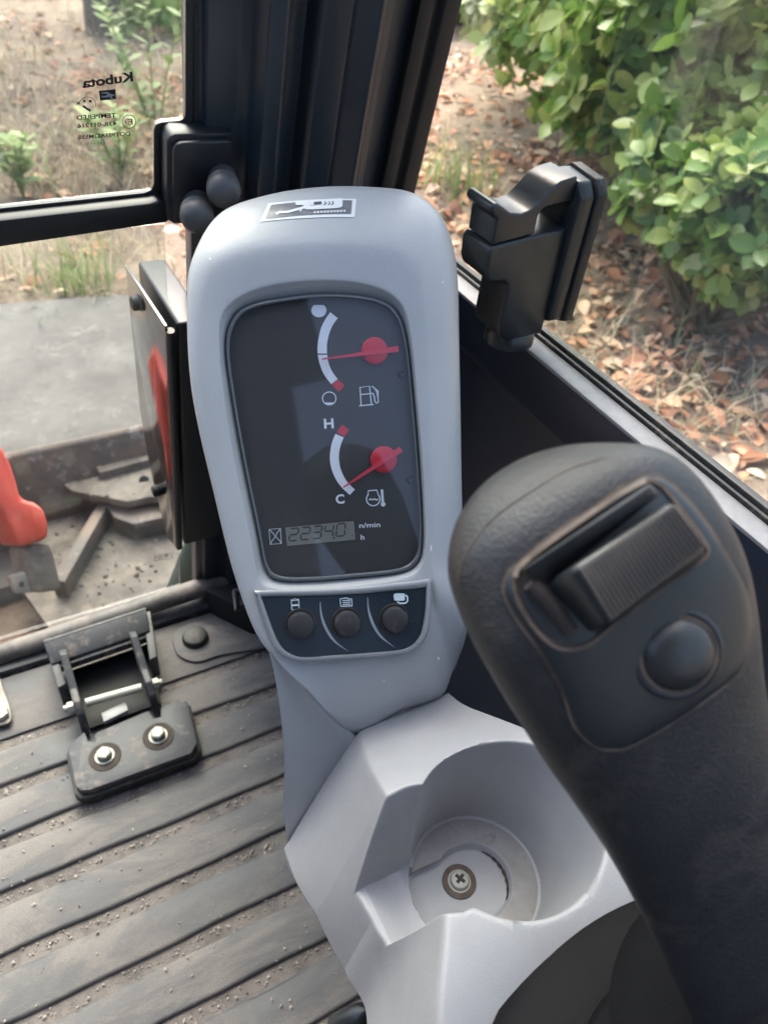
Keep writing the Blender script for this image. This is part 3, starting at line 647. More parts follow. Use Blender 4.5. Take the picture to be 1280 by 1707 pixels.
dg = []
for k_, ch in enumerate('22340'): dg += digit(ch, k_)
dg.append(disc(556.5, 896.8, 1.6, LW, 10)); dg.append(disc(587.5, 893, 1.2, LW, 10))
sub_('meter_digits', dg, 'lcd_dark')
for (x, y) in ((669.5, 623), (683, 798.5)):
    obj('panel_screw', lathe([(.0001, .0004), (.0008, .0012), (.0018, .0014), (.0022, .0006), (.0024, 0)], M(x, y, -7.5), EN, 16), 'rubber_black', dp)
def needle(cx, cy, tipp, tail, nm):
    c = M(cx, cy, -7.5); r = 22.3 * proj(c)[2] / FPX
    obj(nm + '_hub', lathe([(.0001, .0026), (r * .86, .0026), (r, .0020), (r, 0)], c, EN, 36), 'needle_red', dp)
    tt = np.array(tipp, float); ta = np.array(tail, float); d = unit(ta - tt); q = np.array([-d[1], d[0]])
    obj(nm + '_needle', prism([M(*p, -4.9) for p in (tt - q * 1.0, ta - q * 5.0, ta + q * 5.0, tt + q * 1.0)], EN * .0005), 'needle_line', dp, smooth=False)
needle(623.5, 585, (536.6, 598.5), (663.5, 581.5), 'fuel'); needle(638.8, 766, (572, 812.5), (668.5, 748.5), 'temperature')
# clear cover with a rounded rim
rC = np.array(ringpts(S_, -3.2)); rC2 = np.array([M(x + (545 - x) * .035, y + (735 - y) * .028, -2.2) for x, y in S_])
def cover_in(k, w): return np.array([M(x + (545 - x) * k, y + (735 - y) * k * .8, w) for x, y in S_])
obj('cover_rim', loft([crom(r, 5) for r in (rS + EN * .0002, cover_in(-.004, -3.6), cover_in(.010, -2.5), cover_in(.026, -2.6), cover_in(.034, -3.6), cover_in(.036, -6.9))], True), 'bezel_clear', ic, ang=70)
obj('clear_cover', flat(crom(cover_in(.033, -3.4), 5)), 'lens_clear', ic, smooth=False)
# button plate
bo = [(427.5, 989), (429.5, 985.5), (435, 984), (570, 980.5), (670, 971), (712, 965.5), (717.5, 967), (719.3, 973), (718.5, 1012), (715, 1047), (708, 1066), (694, 1080), (665, 1091), (570, 1099), (508, 1103), (480, 1098), (458, 1081), (443, 1043), (429, 998)]
bi = [(435.8, 996), (436.5, 995), (438, 994.8), (570, 992), (670, 983.5), (707, 979.5), (709, 980), (709.7, 982), (708, 1022), (702, 1053), (695, 1067), (682, 1078), (655, 1085), (570, 1091.5), (512, 1095.5), (488, 1092), (469, 1078), (454, 1047), (438, 1001)]
def ringm(P, w): return crom([M(x, y, w + 2.2) for x, y in P], 4)
bp = obj('button_plate', flat(ringm([lerp(np.array(a), np.array(b), -.1) for a, b in zip(bi, bo)], 1.5)), 'button_plate', ic, smooth=False)
obj('plate_trim', loft([ringm(bo, -3.4), ringm(bo, 2.2), ringm([lerp(np.array(a), np.array(b), .25) for a, b in zip(bo, bi)], 2.9), ringm([lerp(np.array(a), np.array(b), .8) for a, b in zip(bo, bi)], 2.8), ringm(bi, 1.4)], True), 'button_trim', bp, ang=60)
BW = lambda x, y: M(x, y, 3.95)
for (x, y) in ((500, 1040), (577, 1038), (656, 1031)):
    c = M(x, y, 3.75); u_ = .40 / FPX * 1.03
    b_ = obj('push_button', lathe([(.0001, .0052), (.0055, .0052), (.0066, .0047), (.0069, .0038), (.0069, .0), ], c, EN, 30), 'button_black', bp)
    obj('button_collar', lathe([(.0070, .0001), (.0072, .0012), (.0081, .0013), (.0084, .0002)], c, EN, 36), 'button_black', b_)
sub_('plate_curve', [(lambda A, B_: ([BW(*p) for p in A] + [BW(*p) for p in B_], [[k, k + 1, len(A) + k + 1, len(A) + k] for k in range(len(A) - 1)]))(crom(a, 4, False), crom(b, 4, False)) for a, b in (
    ([(533.2, 1003), (534, 1025), (541, 1048), (556, 1070), (582, 1087)], [(534.2, 1003), (537, 1025), (546, 1048), (560, 1069), (582, 1087)]),
    ([(612.2, 996), (613, 1018), (620, 1042), (634, 1063), (660, 1081)], [(613.2, 996), (616, 1018), (625, 1042), (638, 1062), (660, 1081)]))], 'print_grey', bp)
sub_('battery_symbol', [stroke([(485.5, 1001.5), (498, 1000.5), (498.5, 1015.5), (486.5, 1016.5)], 1.6, BW, True), stroke([(487, 1009.5), (497, 1008.5)], 2.6, BW), stroke([(484.5, 1000), (488, 1000.5), (491, 998), (494.5, 999.5), (498.5, 999)], 1.4, BW)], 'icon_pale', bp)
sub_('list_symbol', [stroke([(567, 998.5), (576, 997), (579, 997), (580, 998.5), (586, 998.5), (587, 1010), (568, 1011)], 1.8, BW, True)] + [stroke([(571, 1001.5 + k * 3.2), (584, 1000.8 + k * 3.2)], 1.4, BW) for k in range(3)], 'icon_pale', bp)
sub_('screens_symbol', [flat([BW(x, y) for x, y in crom([(657, 990), (671, 989.3), (674.5, 991), (674.5, 1000), (671.5, 1001.5), (660, 1001.5), (657, 999.5)], 3)]), stroke([(676, 992), (679, 995), (679.5, 1002), (676, 1005.5), (667, 1006), (662, 1003.5)], 2.4, BW)], 'icon_pale', bp)
# sticker on top of the hood
bh = bvh_of(hs)
for x, y, a_, b_ in ((718.5, 914, 1.6, 5.5), (731, 1098, 2.2, 3.2), (350, 431, 1.5, 1.5), (738, 470, 1.2, 1.6), (640, 1135, 1.2, 1.2)):
    q_ = [hit(bh, x + a_ * math.cos(t), y + b_ * math.sin(t), .0003) for t in np.linspace(0, 6.283, 9, False)]
    if all(p is not None for p in q_): obj('surface_chip', flat(q_), 'sticker_white', ic, smooth=False, recalc=False)
H1 = lambda x, y, l=.0005: hit(bh, x, y, l)
def surf_poly(P, nu, nv, lift):   # quad of 4 photo corners laid on the housing
    V = []; 
    for j in range(nv + 1):
        for i in range(nu + 1):
            u, v = i / nu, j / nv; q = (1 - v) * ((1 - u) * np.array(P[0]) + u * np.array(P[1])) + v * ((1 - u) * np.array(P[3]) + u * np.array(P[2])); q = q - np.array([0, 2.6 * (1 - (2 * u - 1) ** 2)]) 
            V.append(H1(*q, lift))
    return V, [[j * (nu + 1) + i, j * (nu + 1) + i + 1, (j + 1) * (nu + 1) + i + 1, (j + 1) * (nu + 1) + i] for j in range(nv) for i in range(nu)]
stk = obj('warning_sticker', surf_poly([(447, 338.5), (594, 331), (591, 361.5), (434, 369)], 16, 3, .0005), 'sticker_white', ic, recalc=False)
obj('sticker_field', surf_poly([(452, 341), (587, 333.3), (585, 355.5), (442, 364)], 16, 3, .0009), 'sticker_silver', stk, recalc=False)
SW = lambda x, y: H1(x, y, .0014)
sub_('sticker_print', [flat([SW(x, y) for x, y in crom([(512, 333.5), (565, 330), (570, 332.5), (571, 338), (568, 345), (545, 347), (512, 348.5), (507, 345), (504, 341), (494, 341), (494, 336)], 3)]),
     stroke([(507, 345), (492, 349), (480, 352.5), (466, 353), (460, 355.5)], 4, SW), stroke([(459, 353), (463, 358)], 2, SW), stroke([(503, 346), (500, 352)], 2.5, SW)], 'sticker_white', stk)
sub_('sticker_print', [stroke([(523, 338), (536, 337)], 4, SW), stroke([(541, 335.5), (544, 338), (540, 341)], 1.6, SW), stroke([(548, 335), (550.5, 338), (547, 341)], 1.6, SW), stroke([(553.5, 334.5), (556, 337.5), (553, 341)], 1.8, SW)], 'sticker_dark', stk)
sub_('sticker_print', [stroke([(523 + 5.5 * k, 353.2 - k * .25), (526.5 + 5.5 * k, 353.0 - k * .25)], 3.2, SW) for k in range(10)], 'sticker_white', stk)

# ================================================================== side console with cup holder
sc_ = thing('side_console', 'grey moulded side console with round cup holder and handle notch', 'console', (.15, .10, .0))
yk = np.array([-.16, .0, .03, .059, .094, .118, .143, .175, .206]); xk = np.array([.045, .066, .075, .0862, .1085, .1085, .110, .1155, .1263])
yr_ = np.array([-.16, .06, .12, .151, .172, .190, .2065]); xr_ = np.array([.235, .235, .208, .1945, .188, .185, .1868])
sp = lambda d, k: k * np.logaddexp(0, d / k)
smin = lambda a, b, k: -sp(-a + b, k) + b if False else np.minimum(a, b) - k * np.log1p(np.exp(-np.abs(a - b) / k))
def smoothpoly(y, yk, xk):
    c = crom(np.stack([yk, xk, 0 * yk], 1), 10, False); return np.interp(y, c[:, 0], c[:, 1])
CT = np.array([.1565, .1115]); CF = np.array([.1525, .1155]); RT, RF, ZT, ZF = .0440, .0352, .41, .336
PO = CF
cxc = crom(np.stack([yk, xk, 0 * yk], 1), 12, False); cxr = crom(np.stack([yr_, xr_, 0 * yr_], 1), 12, False)
fxc = lambda y: np.interp(y, cxc[:, 0], cxc[:, 1]); fxr = lambda y: np.interp(y, cxr[:, 0], cxr[:, 1])
flw = lambda y: np.interp(y, [.06, .12, .15, .2], [.027, .028, .034, .0475]); fsl = lambda y: np.interp(y, [.12, .15, .206], [4.3, 3.1, 1.55])
fyf = lambda x: np.interp(x, [.0787, .1263, .187], [.1955, .2055, .2065])
def console_z(x, y):
    xc, xr = fxc(y), fxr(y)
    top = .41 - .72 * sp(y - .146, .010) - .75 * sp(.062 - y, .012)
    top = top - .05 * np.clip(.14 - x, 0, 1)
    z = smin(smin(top, top + (x - xc) * fsl(y), np.interp(y, [.05, .10, .13], [.0055, .0035, .0016])), top + (xr - x) * 5, .0012)
    px_, py_ = x - CF[0], y - CF[1]; r = np.sqrt(px_ ** 2 + py_ ** 2) + 1e-9
    den = (RT - RF) + (px_ * (CT - CF)[0] + py_ * (CT - CF)[1]) / r; s = (r - RF) / den
    cone = ZF + (ZT - ZF) * np.maximum(s, 0)
    slot = np.maximum(np.abs(y - .1200) - .0150, x - CF[0]); d_in = np.minimum(r - .0195, slot)
    step = ZF - .006 * np.clip(.5 - d_in / .0016, 0, 1)
    base = np.where(r < RF, step, np.maximum(cone, step))
    up = (y - .1365 - (x - .10) * .06) * 6; dn_ = (.1065 - y - np.clip(x - .095, -.02, .02) * .4) * 6
    ntch = ZF - .0055 + .010 * np.clip((.122 - x) / .025, 0, 1) + np.maximum(sp(up, .0008), sp(dn_, .0015))
    ntch = ntch + 10 * sp(x - .130, .005)
    nn = np.maximum(ntch, step); kk = .0003 + .0065 * np.clip((np.minimum(base, nn) - ZF - .012) / .03, 0, 1)
    return smin(z, smin(base, nn, kk), .0018)
th = list(np.linspace(-math.pi, math.pi, 1100, False))
for c_ in ((.0787, .1955), (.187 + .012, .2065), (fxc(-.15) - .034, -.15), (fxr(-.15) + .012, -.15), (.1263, .2055)): th.append(math.atan2(c_[1] - PO[1], c_[0] - PO[0]))
th = np.array(sorted(th)); NT = len(th); NRD = 190
rs_ = np.linspace(0, .34, 2600); GR = np.zeros((NT, NRD, 3))
for k_, t_ in enumerate(th):
    x = PO[0] + rs_ * math.cos(t_); y = PO[1] + rs_ * math.sin(t_)
    ins = (x > fxc(y) - flw(y)) & (x < fxr(y) + .012) & (y < fyf(x)) & (y > -.15)
    m_ = np.argmin(ins) if not ins.all() else len(rs_); m_ = max(m_, 5)
    x, y = x[:m_], y[:m_]; z = console_z(x, y)
    al = np.r_[0, np.cumsum(np.hypot(np.diff(rs_[:m_]), np.diff(z)))]; q = np.linspace(0, al[-1], NRD)
    GR[k_] = np.stack([np.interp(q, al, x), np.interp(q, al, y), np.interp(q, al, z)], 1)
V = list(GR.reshape(-1, 3)); F = []
ix = lambda k, i: (k % NT) * NRD + i
for k_ in range(NT):
    for i in range(NRD - 1): F.append((ix(k_, i), ix(k_, i + 1), ix(k_ + 1, i + 1), ix(k_ + 1, i)))
b0 = len(V)            # turned-under edge all round
for k_ in range(NT):
    p = GR[k_, -1]; o_ = V3(PO[0] - p[0], PO[1] - p[1], 0); o_ = unit(o_)
    fr_ = p[1] > .19
    V.append(p + (V3(.0004, .0008, -.0016) if fr_ else o_ * .0012 + V3(0, 0, -.0016))); V.append(p + (V3(.003, .0008, -.03) if fr_ else o_ * .02 + V3(0, 0, -.004)))
for k_ in range(NT):
    k2 = (k_ + 1) % NT
    F.append((ix(k_, NRD - 1), b0 + 2 * k_, b0 + 2 * k2, ix(k2, NRD - 1))); F.append((b0 + 2 * k_, b0 + 2 * k_ + 1, b0 + 2 * k2 + 1, b0 + 2 * k2))
sh = obj('console_shell', (V, F), 'console_plastic', sc_, ang=75, recalc=False)
if sh.data.polygons[NRD * 100 + 5].normal.z < 0: sh.data.flip_normals()
fz = ZF - .0060
cs = V3(CF[0] - .002, CF[1] - .001, fz)
cs = Zp(766, 1468, fz + .002); cs[2] = fz
obj('screw_washer', lathe([(.0092, .0002), (.0092, .0009), (.0075, .0011), (.0050, .0009)], cs, (0, 0, 1), 32), 'rust', sc_)
scw = obj('screw', lathe([(.0001, .0042), (.0030, .0042), (.0046, .0036), (.0052, .0026), (.0052, .0011), (.0062, .0010), (.0062, .0004)], cs, (0, 0, 1), 28), 'zinc', sc_)
sub_('screw_cross', [obox(cs + V3(0, 0, .00425), V3(.0026, .0012, 0), V3(-.0004, .0008, 0), V3(0, 0, .0002)), obox(cs + V3(0, 0, .00428), V3(-.0012, .0026, 0), V3(.0008, .0004, 0), V3(0, 0, .0002))], 'dark_dust_and_shade', scw)
gr = []
for t in np.linspace(-.9, .75, 22): gr.append(V3(CF[0] + .0188 * math.cos(t), CF[1] + .0188 * math.sin(t), ZF - .0050))
obj('grime_crescent', tube(gr, [.0004 + .0010 * math.sin(math.pi * k / 21) * (.6 + .4 * math.sin(k * 2.1)) for k in range(22)], 6), 'dark_dust_and_shade', sc_)
obj('support_column', prism([V3(.20, -.12, .004), V3(.30, -.12, .004), V3(.30, .06, .004), V3(.20, .06, .004)], (0, 0, .25)), 'dark_void', sc_)
# grimy ring lying in the bottom of the cup
gv, gf = [], []; na = 120; rr2 = [.0206, .0245, .029, .0335]
for r_ in rr2:
    half = math.asin(min(.98, .0168 / r_)) + .04
    a0 = math.pi + half - .16 * (r_ > .03); a1 = 3 * math.pi - half
    for k in range(na): a = a0 + (a1 - a0) * k / (na - 1); gv.append(V3(CF[0] + r_ * math.cos(a), CF[1] + r_ * math.sin(a), ZF + .0005))
for q in range(len(rr2) - 1):
    for k in range(na - 1): gf.append([q * na + k, q * na + k + 1, (q + 1) * na + k + 1, (q + 1) * na + k])
obj('cup_ring', (gv, gf), 'cup_grime', sc_, recalc=False)
# little black switch knob and printed mark at the near end
kn = thing('switch_lever', 'small black plastic lever at the lower edge of the grey side console', 'lever', tuple(Zp(600, 1695, .30)))
lv = [at(x, y, t) for x, y, t in ((560, 1712, .47), (582, 1703, .465), (604, 1692, .46), (612, 1684, .458))]
obj('lever_knob', tube(lv, [.007, .0078, .0068, .002], 14), 'latch_plastic', kn)
obj('lever_stem', tube([lv[2], at(640, 1688, .462)], [.002, .0035], 8), 'rubber_black', kn)

# ================================================================== joystick
js = thing('joystick', 'black rubber control stick with ribbed rocker switch and round thumb button', 'joystick', tuple(at(1290, 1700, .27)))
A2 = np.array([.55, .835]); L2 = np.array([.835, -.55]); OJ = np.array([1000., 1000.])
stn = [(-272, -32, -6), (-269, -58, 22), (-262, -84, 52), (-250, -112, 84), (-236, -136, 112), (-214, -160, 146), (-182, -187, 190), (-150, -199, 217), (-110, -209, 235), (-48, -219, 243), (15, -222, 241), (60, -224, 235), (100, -225, 225), (150, -226, 206), (194, -226, 186), (255, -223, 153), (321, -221, 126), (380, -223, 106), (440, -227, 94), (520, -236, 86), (600, -248, 86), (680, -262, 92), (780, -282, 110), (900, -290, 130)]
def tdep(s): return .205 + np.interp(s, [-272, 0, 200, 400, 780, 900], [.004, 0, .010, .026, .066, .085])
SE = []
NS = 48
for s, l, r in stn:
    t = tdep(s); c2 = OJ + A2 * s + L2 * (l + r) / 2; c = at(c2[0], c2[1], t)
    Lp = OJ + A2 * s + L2 * l; Rp = OJ + A2 * s + L2 * r
    lv_ = at(Lp[0], Lp[1], t + .006); rv_ = at(Rp[0], Rp[1], t + .006); SE.append([c, lv_, rv_])
sec = []
spine = np.array([(a[1] + a[2]) / 2 for a in SE])
for k, (c, lv_, rv_) in enumerate(SE):
    d = unit(spine[min(k + 1, len(SE) - 1)] - spine[max(k - 1, 0)]); ha = (rv_ - lv_) / 2; hw = np.linalg.norm(ha); mid = (lv_ + rv_) / 2
    bdir = unit(CAM - mid); bdir = unit(bdir - unit(ha) * np.dot(bdir, unit(ha)))
    s = stn[k][0]
    fr_ = min(hw * .62, .021) if s < 120 else np.interp(s, [120, 320, 900], [.021, .022, .027]); bk_ = min(hw * 1.1, .026)
    e = 2.9 if s < 100 else np.interp(s, [100, 300], [2.9, 2.25])
    ring = []
    for q in np.linspace(0, 2 * math.pi, NS, False):
        cq, sq = math.cos(q), math.sin(q); x = math.copysign(abs(cq) ** (2 / e), cq); y = math.copysign(abs(sq) ** (2 / e), sq)
        ring.append(mid + ha * x + bdir * (y * (fr_ if y > 0 else bk_)))
    sec.append(ring)
grip = obj('grip', loft(sec, True, True, True), 'stick_rubber', js, sub=1, ang=180)
bj = bvh_of(grip)
J1 = lambda x, y, l=.0004: hit(bj, x, y, l)
fp = [(864, 939), (905, 905), (947, 873), (1000, 838), (1052, 803), (1083, 794), (1114, 803), (1157, 847), (1201, 908), (1240, 972), (1252, 1030), (1250, 1075), (1240, 1108), (1214, 1138), (1136, 1195), (1061, 1239), (1026, 1249), (991, 1243), (958, 1210), (939, 1157), (904, 1092), (864, 1035), (841, 991), (845, 960)]
fp = crom([(*q, 0) for q in fp], 5)[:, :2]; fc = np.array([1050, 1020.])
def shell_from(P, lifts, cfn):      # concentric outline lifted off the grip surface
    R = []
    for k_, l in lifts: R.append([J1(*(fc + (p - fc) * k_), l) for p in P])
    return R
R = shell_from(fp, [(1.0, -.0008), (.996, .0009), (.975, .0016), (.93, .0018), (.8, .0018), (.6, .0018), (.4, .0018), (.2, .0018), (.02, .0018)], None)
obj('face_plate', loft(R, True, False, True), 'stick_plate', js, ang=60)
obj('plate_dust_line', stroke([tuple(fc + (p - fc) * 1.008) for p in fp], 5, lambda x, y: J1(x, y, .0007), True), 'tan_dust', js, recalc=False)
# parting line of the grip moulding
pl_ = crom([(762, 980, 0), (775, 925, 0), (820, 865, 0), (890, 815, 0), (950, 780, 0), (1010, 762, 0)], 6, False)[:, :2]
obj('moulding_line', stroke(pl_, 1.8, lambda x, y: J1(x, y, .0003)), 'tan_dust', js, recalc=False)
# rocker pocket (its shade as a dark patch), rim and switch
bdirF = unit(np.cross(J1(950, 900) - J1(1150, 1000), J1(1000, 1150) - J1(1100, 850))); bdirF = bdirF if np.dot(bdirF, CAM - J1(1050, 1000)) > 0 else -bdirF
PF0 = J1(1050, 1000, 0)
def FPp(x, y, h): return PL(x, y, PF0 + bdirF * h, bdirF)
pk = [(862, 948), (905, 914), (960, 876), (1030, 828), (1078, 802), (1098, 806), (1115, 822), (1150, 868), (1178, 908), (1180, 924), (1160, 942), (1080, 1000), (1015, 1050), (985, 1074), (950, 1084), (918, 1074), (885, 1040), (862, 1000), (856, 968)]
pk = crom([(*q, 0) for q in pk], 4)[:, :2]
obj('pocket_shade', flat([J1(*p, .0021) for p in pk]), 'dark_dust_and_shade', js, smooth=False)  # flat dark brown patch standing in for the shaded recess
obj('pocket_rim', stroke(pk, 6.5, lambda x, y: J1(x, y, .0026), True), 'tan_dust', js, recalc=False)
hgt = .0135
top4 = [(952, 946), (1122, 834), (1180, 912), (1013, 1047)]
base4 = [(905, 975), (1118, 834), (1180, 925), (985, 1062)]
tq = [FPp(x, y, h) for (x, y), h in zip(top4, (hgt, .0075, .0062, hgt))]; bq = [FPp(x, y, .0008) for x, y in base4]
rk = obj('rocker_switch', (bq + tq, [[0, 3, 2, 1], [4, 5, 6, 7], [0, 1, 5, 4], [1, 2, 6, 5], [2, 3, 7, 6], [3, 0, 4, 7]]), 'stick_plate', js, bevel=.0022, bseg=4)
rk.data.materials[0] = MATS['latch_plastic']
# ribs along the switch top
ribs = []; NR = 25
for k in range(NR):
    u = .055 + .90 * k / (NR - 1)
    a = lerp(tq[0], tq[1], u); b = lerp(tq[3], tq[2], u); up_ = unit(np.cross(tq[1] - tq[0], tq[3] - tq[0])); up_ = up_ if np.dot(up_, bdirF) > 0 else -up_
    wv = (tq[1] - tq[0]) * (.90 / (NR - 1)) * .30; a2, b2_ = lerp(a, b, .07), lerp(a, b, .93)
    ribs.append(obox(lerp(a2, b2_, .5) + up_ * .0003, wv, (b2_ - a2) / 2, up_ * .0009))
obj('ribbed_top', join(*ribs), 'rocker_grey', rk, bevel=.0002, bseg=1)
obj('rocker_wing', (lambda T, B_: (B_ + T, [[0, 3, 2, 1], [4, 5, 6, 7], [0, 1, 5, 4], [1, 2, 6, 5], [2, 3, 7, 6], [3, 0, 4, 7]]))(
    [FPp(872, 948, .0056), FPp(1082, 808, .0056), FPp(1097, 822, .0046), FPp(888, 966, .0036)], [FPp(868, 950, .0008), FPp(1084, 804, .0008), FPp(1100, 826, .0008), FPp(900, 985, .0008)]), 'stick_button', rk, bevel=.0009, bseg=3)
obj('rocker_bar', tube([FPp(884, 972, .001), FPp(922, 1012, .0015), FPp(950, 1052, .001)], .0022, 10), 'dark_dust_and_shade', rk)
obj('rim_dust', stroke([tuple(p) for p in crom([(858, 962, 0), (866, 944, 0), (905, 911, 0), (960, 872, 0), (1030, 825, 0), (1076, 800, 0)], 5, False)[:, :2]], 9, lambda x, y: J1(x, y, .0031)), 'pale_dust', js, recalc=False)
# thumb button
bc = J1(1127, 1089, .0010); rb = 68 * proj(bc)[2] / FPX
obj('thumb_button', lathe([(.0001, .0052), (rb * .35, .0050), (rb * .62, .0042), (rb * .82, .0028), (rb * .93, .0010), (rb * .95, -.002)], bc, bdirF, 48), 'stick_button', js)
obj('button_rim', lathe([(rb * .95, .0008), (rb * 1.01, .0014), (rb * 1.07, .0016), (rb * 1.14, .0012), (rb * 1.18, .0002)], bc, bdirF, 48), 'stick_plate', js)
obj('button_dust', lathe([(rb * .90, .0018), (rb * 1.00, .0018)], bc, bdirF, 48), 'tan_dust', js)
# flange and boot
dwn = unit(spine[-1] - spine[-4]); fcn = at(1205, 1640, .258) + dwn * .020
axf = unit(-dwn * .8 + unit(CAM - fcn) * .45)
obj('grip_flange', lathe([(.0001, .014), (.016, .012), (.026, .0075), (.037, .0050), (.0440, .0032), (.0472, .0014), (.0472, -.0022), (.036, -.004), (.02, -.006)], fcn, axf, 64), 'shaded_rubber', js, ang=60)
bt = V3(.166, -.040, .398)
obj('boot', lathe([(.022, .062), (.034, .054), (.044, .044), (.050, .036), (.053, .032), (.052, .029), (.060, .026), (.072, .020), (.0755, .0165), (.0750, .0145), (.086, .0125), (.098, .0085), (.1060, .003), (.1075, -.006), (.107, -.03)], bt, unit(V3(-.02, .03, 1)), 90), 'shaded_rubber', js, ang=60)

# ================================================================== side window with latch
sw = thing('side_window', 'sliding right side window pane with black plastic latch on its front edge', 'window', (.339, .2, .49))
obj('glass_pane', box((.3382, -.7, .488), (.3405, .362, 1.40)), 'side_glass', sw, smooth=False)
obj('fixed_pane', box((.3412, .30, .488), (.3430, .52, 1.40)), 'side_glass', sw, smooth=False)

slab = [Xp(x, y, .330) for x, y in ((934, 284), (962, 281), (984, 302), (946, 528), (940, 536), (912, 536))]
slab = [V3(.330, .3415, .519), V3(.330, .374, .5065), V3(.330, .3745, .602), V3(.330, .366, .6075), V3(.330, .345, .6055), V3(.330, .3395, .598)]
lt = obj('window_latch', prism(slab, (-.0105, 0, 0)), 'latch_plastic', sw, bevel=.0016)
obj('latch_gasket', prism([V3(.3378, p[1] + (-.0015 if p[1] < .36 else .001), p[2] + (.0012 if p[2] > .56 else -.0012)) for p in slab], (-.0070, 0, 0)), 'rubber_seal', lt, bevel=.0008)
Y0, Y1 = .3450, .3740
low = [(.2665, .5735), (.2645, .5705), (.2650, .559), (.2672, .5535), (.2710, .5515), (.2785, .5510), (.2825, .5485), (.2838, .5440), (.2832, .5180), (.2850, .5125), (.2920, .5085), (.3195, .5085), (.3195, .5785), (.300, .5770)]
obj('latch_body', prism([V3(x, Y0, z) for x, z in low], (0, Y1 - Y0, 0)), 'latch_plastic', lt, bevel=.0026, bseg=4)
upr = [(.2672, .5738), (.2966, .5772), (.2966, .5885), (.3000, .5925), (.3195, .5945), (.3195, .6085), (.3080, .6065), (.3020, .6030), (.2965, .5970), (.2905, .5920), (.2840, .5905), (.2760, .5920), (.2690, .5965), (.2655, .5985), (.2625, .5975), (.2618, .5945), (.2640, .5915), (.2668, .5895)]
obj('latch_lever', prism([V3(x, Y0 + .0012, z) for x, z in upr], (0, Y1 - Y0 - .0024, 0)), 'latch_plastic', lt, bevel=.0022, bseg=4)
obj('latch_foot', lathe([(.0001, -.012), (.012, -.012), (.0165, -.0095), (.0165, -.004), (.014, 0), (.0001, 0)], V3(.305, .360, .5085), (0, 0, 1), 32), 'latch_plastic', lt, ang=50)

# ================================================================== outside: ground, slab, machine front
GZ = -.60
def gh(x, y):
    return GZ + .03 * math.sin(x * 1.3 + .5) * math.sin(y * 1.1) + .02 * math.sin(x * 3.1 + y * 2.3) + .10 * max(0, min(1, (x - 1.6) / 2.5)) + .05 * max(0, y - 3) * .4
xs = np.concatenate([np.linspace(-60, -3, 14), np.linspace(-2.8, 7, 110), np.linspace(7.5, 70, 14)]); ys = np.concatenate([np.linspace(-40, -1.2, 12), np.linspace(-1, 9, 110), np.linspace(9.5, 90, 16)])
V = []
for y in ys:
    for x in xs: V.append(V3(x, y, gh(x, y) + (rng.normal(0, .008) if (abs(x) < 7 and y < 9) else 0)))
nx = len(xs); F = [(j * nx + i, j * nx + i + 1, (j + 1) * nx + i + 1, (j + 1) * nx + i) for j in range(len(ys) - 1) for i in range(nx - 1)]
tag(obj('ground', (V, F), 'soil', None, ang=60, recalc=False), 'brown soil yard with straw and dead leaves outside the cab', 'ground', kind='structure')
z1 = GZ + .06
ed = [(-1.6, 1.35), (.95, 1.30), (.90, 2.0), (.70, 2.42), (.50, 2.56), (.28, 2.60), (.05, 2.63), (-.4, 2.70), (-1.6, 2.72)]
tag(obj('concrete_slab', prism([V3(x, y, GZ - .1) for x, y in ed], (0, 0, .165)), 'concrete', None, bevel=.012), 'weathered grey concrete slab in front of the machine', 'slab', kind='structure')

# blade of the machine, with its lower plates
bl = thing('dozer_blade', 'dark worn steel dozer blade with welded frame plates outside the window', 'blade', (.2, 1.7, GZ))
zb = -.30
def Bp(x, y, z=zb): return Zp(x, y, z)
b0, b1_ = Bp(-120, 778), Bp(420, 672)
yb = .5 * (b0[1] + b1_[1])
obj('blade_plate', prism([V3(-1.0, yb, zb), V3(-1.0, yb - .012, zb - .006), V3(-1.0, yb - .055, zb - .10), V3(-1.0, yb - .06, zb - .16), V3(-1.0, yb - .03, zb - .26), V3(-1.0, yb + .02, zb - .26), V3(-1.0, yb - .02, zb - .15), V3(-1.0, yb + .015, zb - .01)], (1.9, 0, 0)), 'blade_steel', bl, bevel=.004)
cc = Bp(217, 735, zb - .06)
zq = -.36
obj('stiffener', prism([Zp(x, y, zq) for x, y in ((158, 774), (258, 750), (262, 762), (165, 788))], (0, 0, -.03)), 'dirty_plate', bl, bevel=.003)
up_pl = [Zp(x, y, zq - .02) for x, y in ((104, 806), (170, 784), (330, 752), (400, 830), (250, 828), (212, 836), (120, 818))]
obj('frame_plate', prism(up_pl, (0, 0, -.02)), 'dirty_plate', bl, bevel=.003)
for (x, y) in ((240, 801), ): obj('plate_hole', cyl(Zp(x, y, zq - .0197), Zp(x, y, zq - .0180), .011, n=18), 'dark_void', bl)
lw_pl = [Zp(x, y, zq - .10) for x, y in ((60, 850), (200, 826), (380, 820), (420, 1010), (300, 1000), (90, 1060), (20, 960))]
obj('lower_plate', prism(lw_pl, (0, 0, -.02)), 'dirty_plate', bl, bevel=.003)
arm_ = [Zp(x, y, zq - .05) for x, y in ((166, 834), (184, 834), (108, 970), (84, 965))]
obj('frame_rib', prism(arm_, (0, 0, -.05)), 'blade_steel', bl, bevel=.003)
obj('frame_web', prism([Zp(x, y, zq - .05) for x, y in ((176, 842), (250, 834), (330, 826), (330, 850), (222, 874), (190, 862))], (0, 0, -.05)), 'blade_steel', bl, bevel=.003)
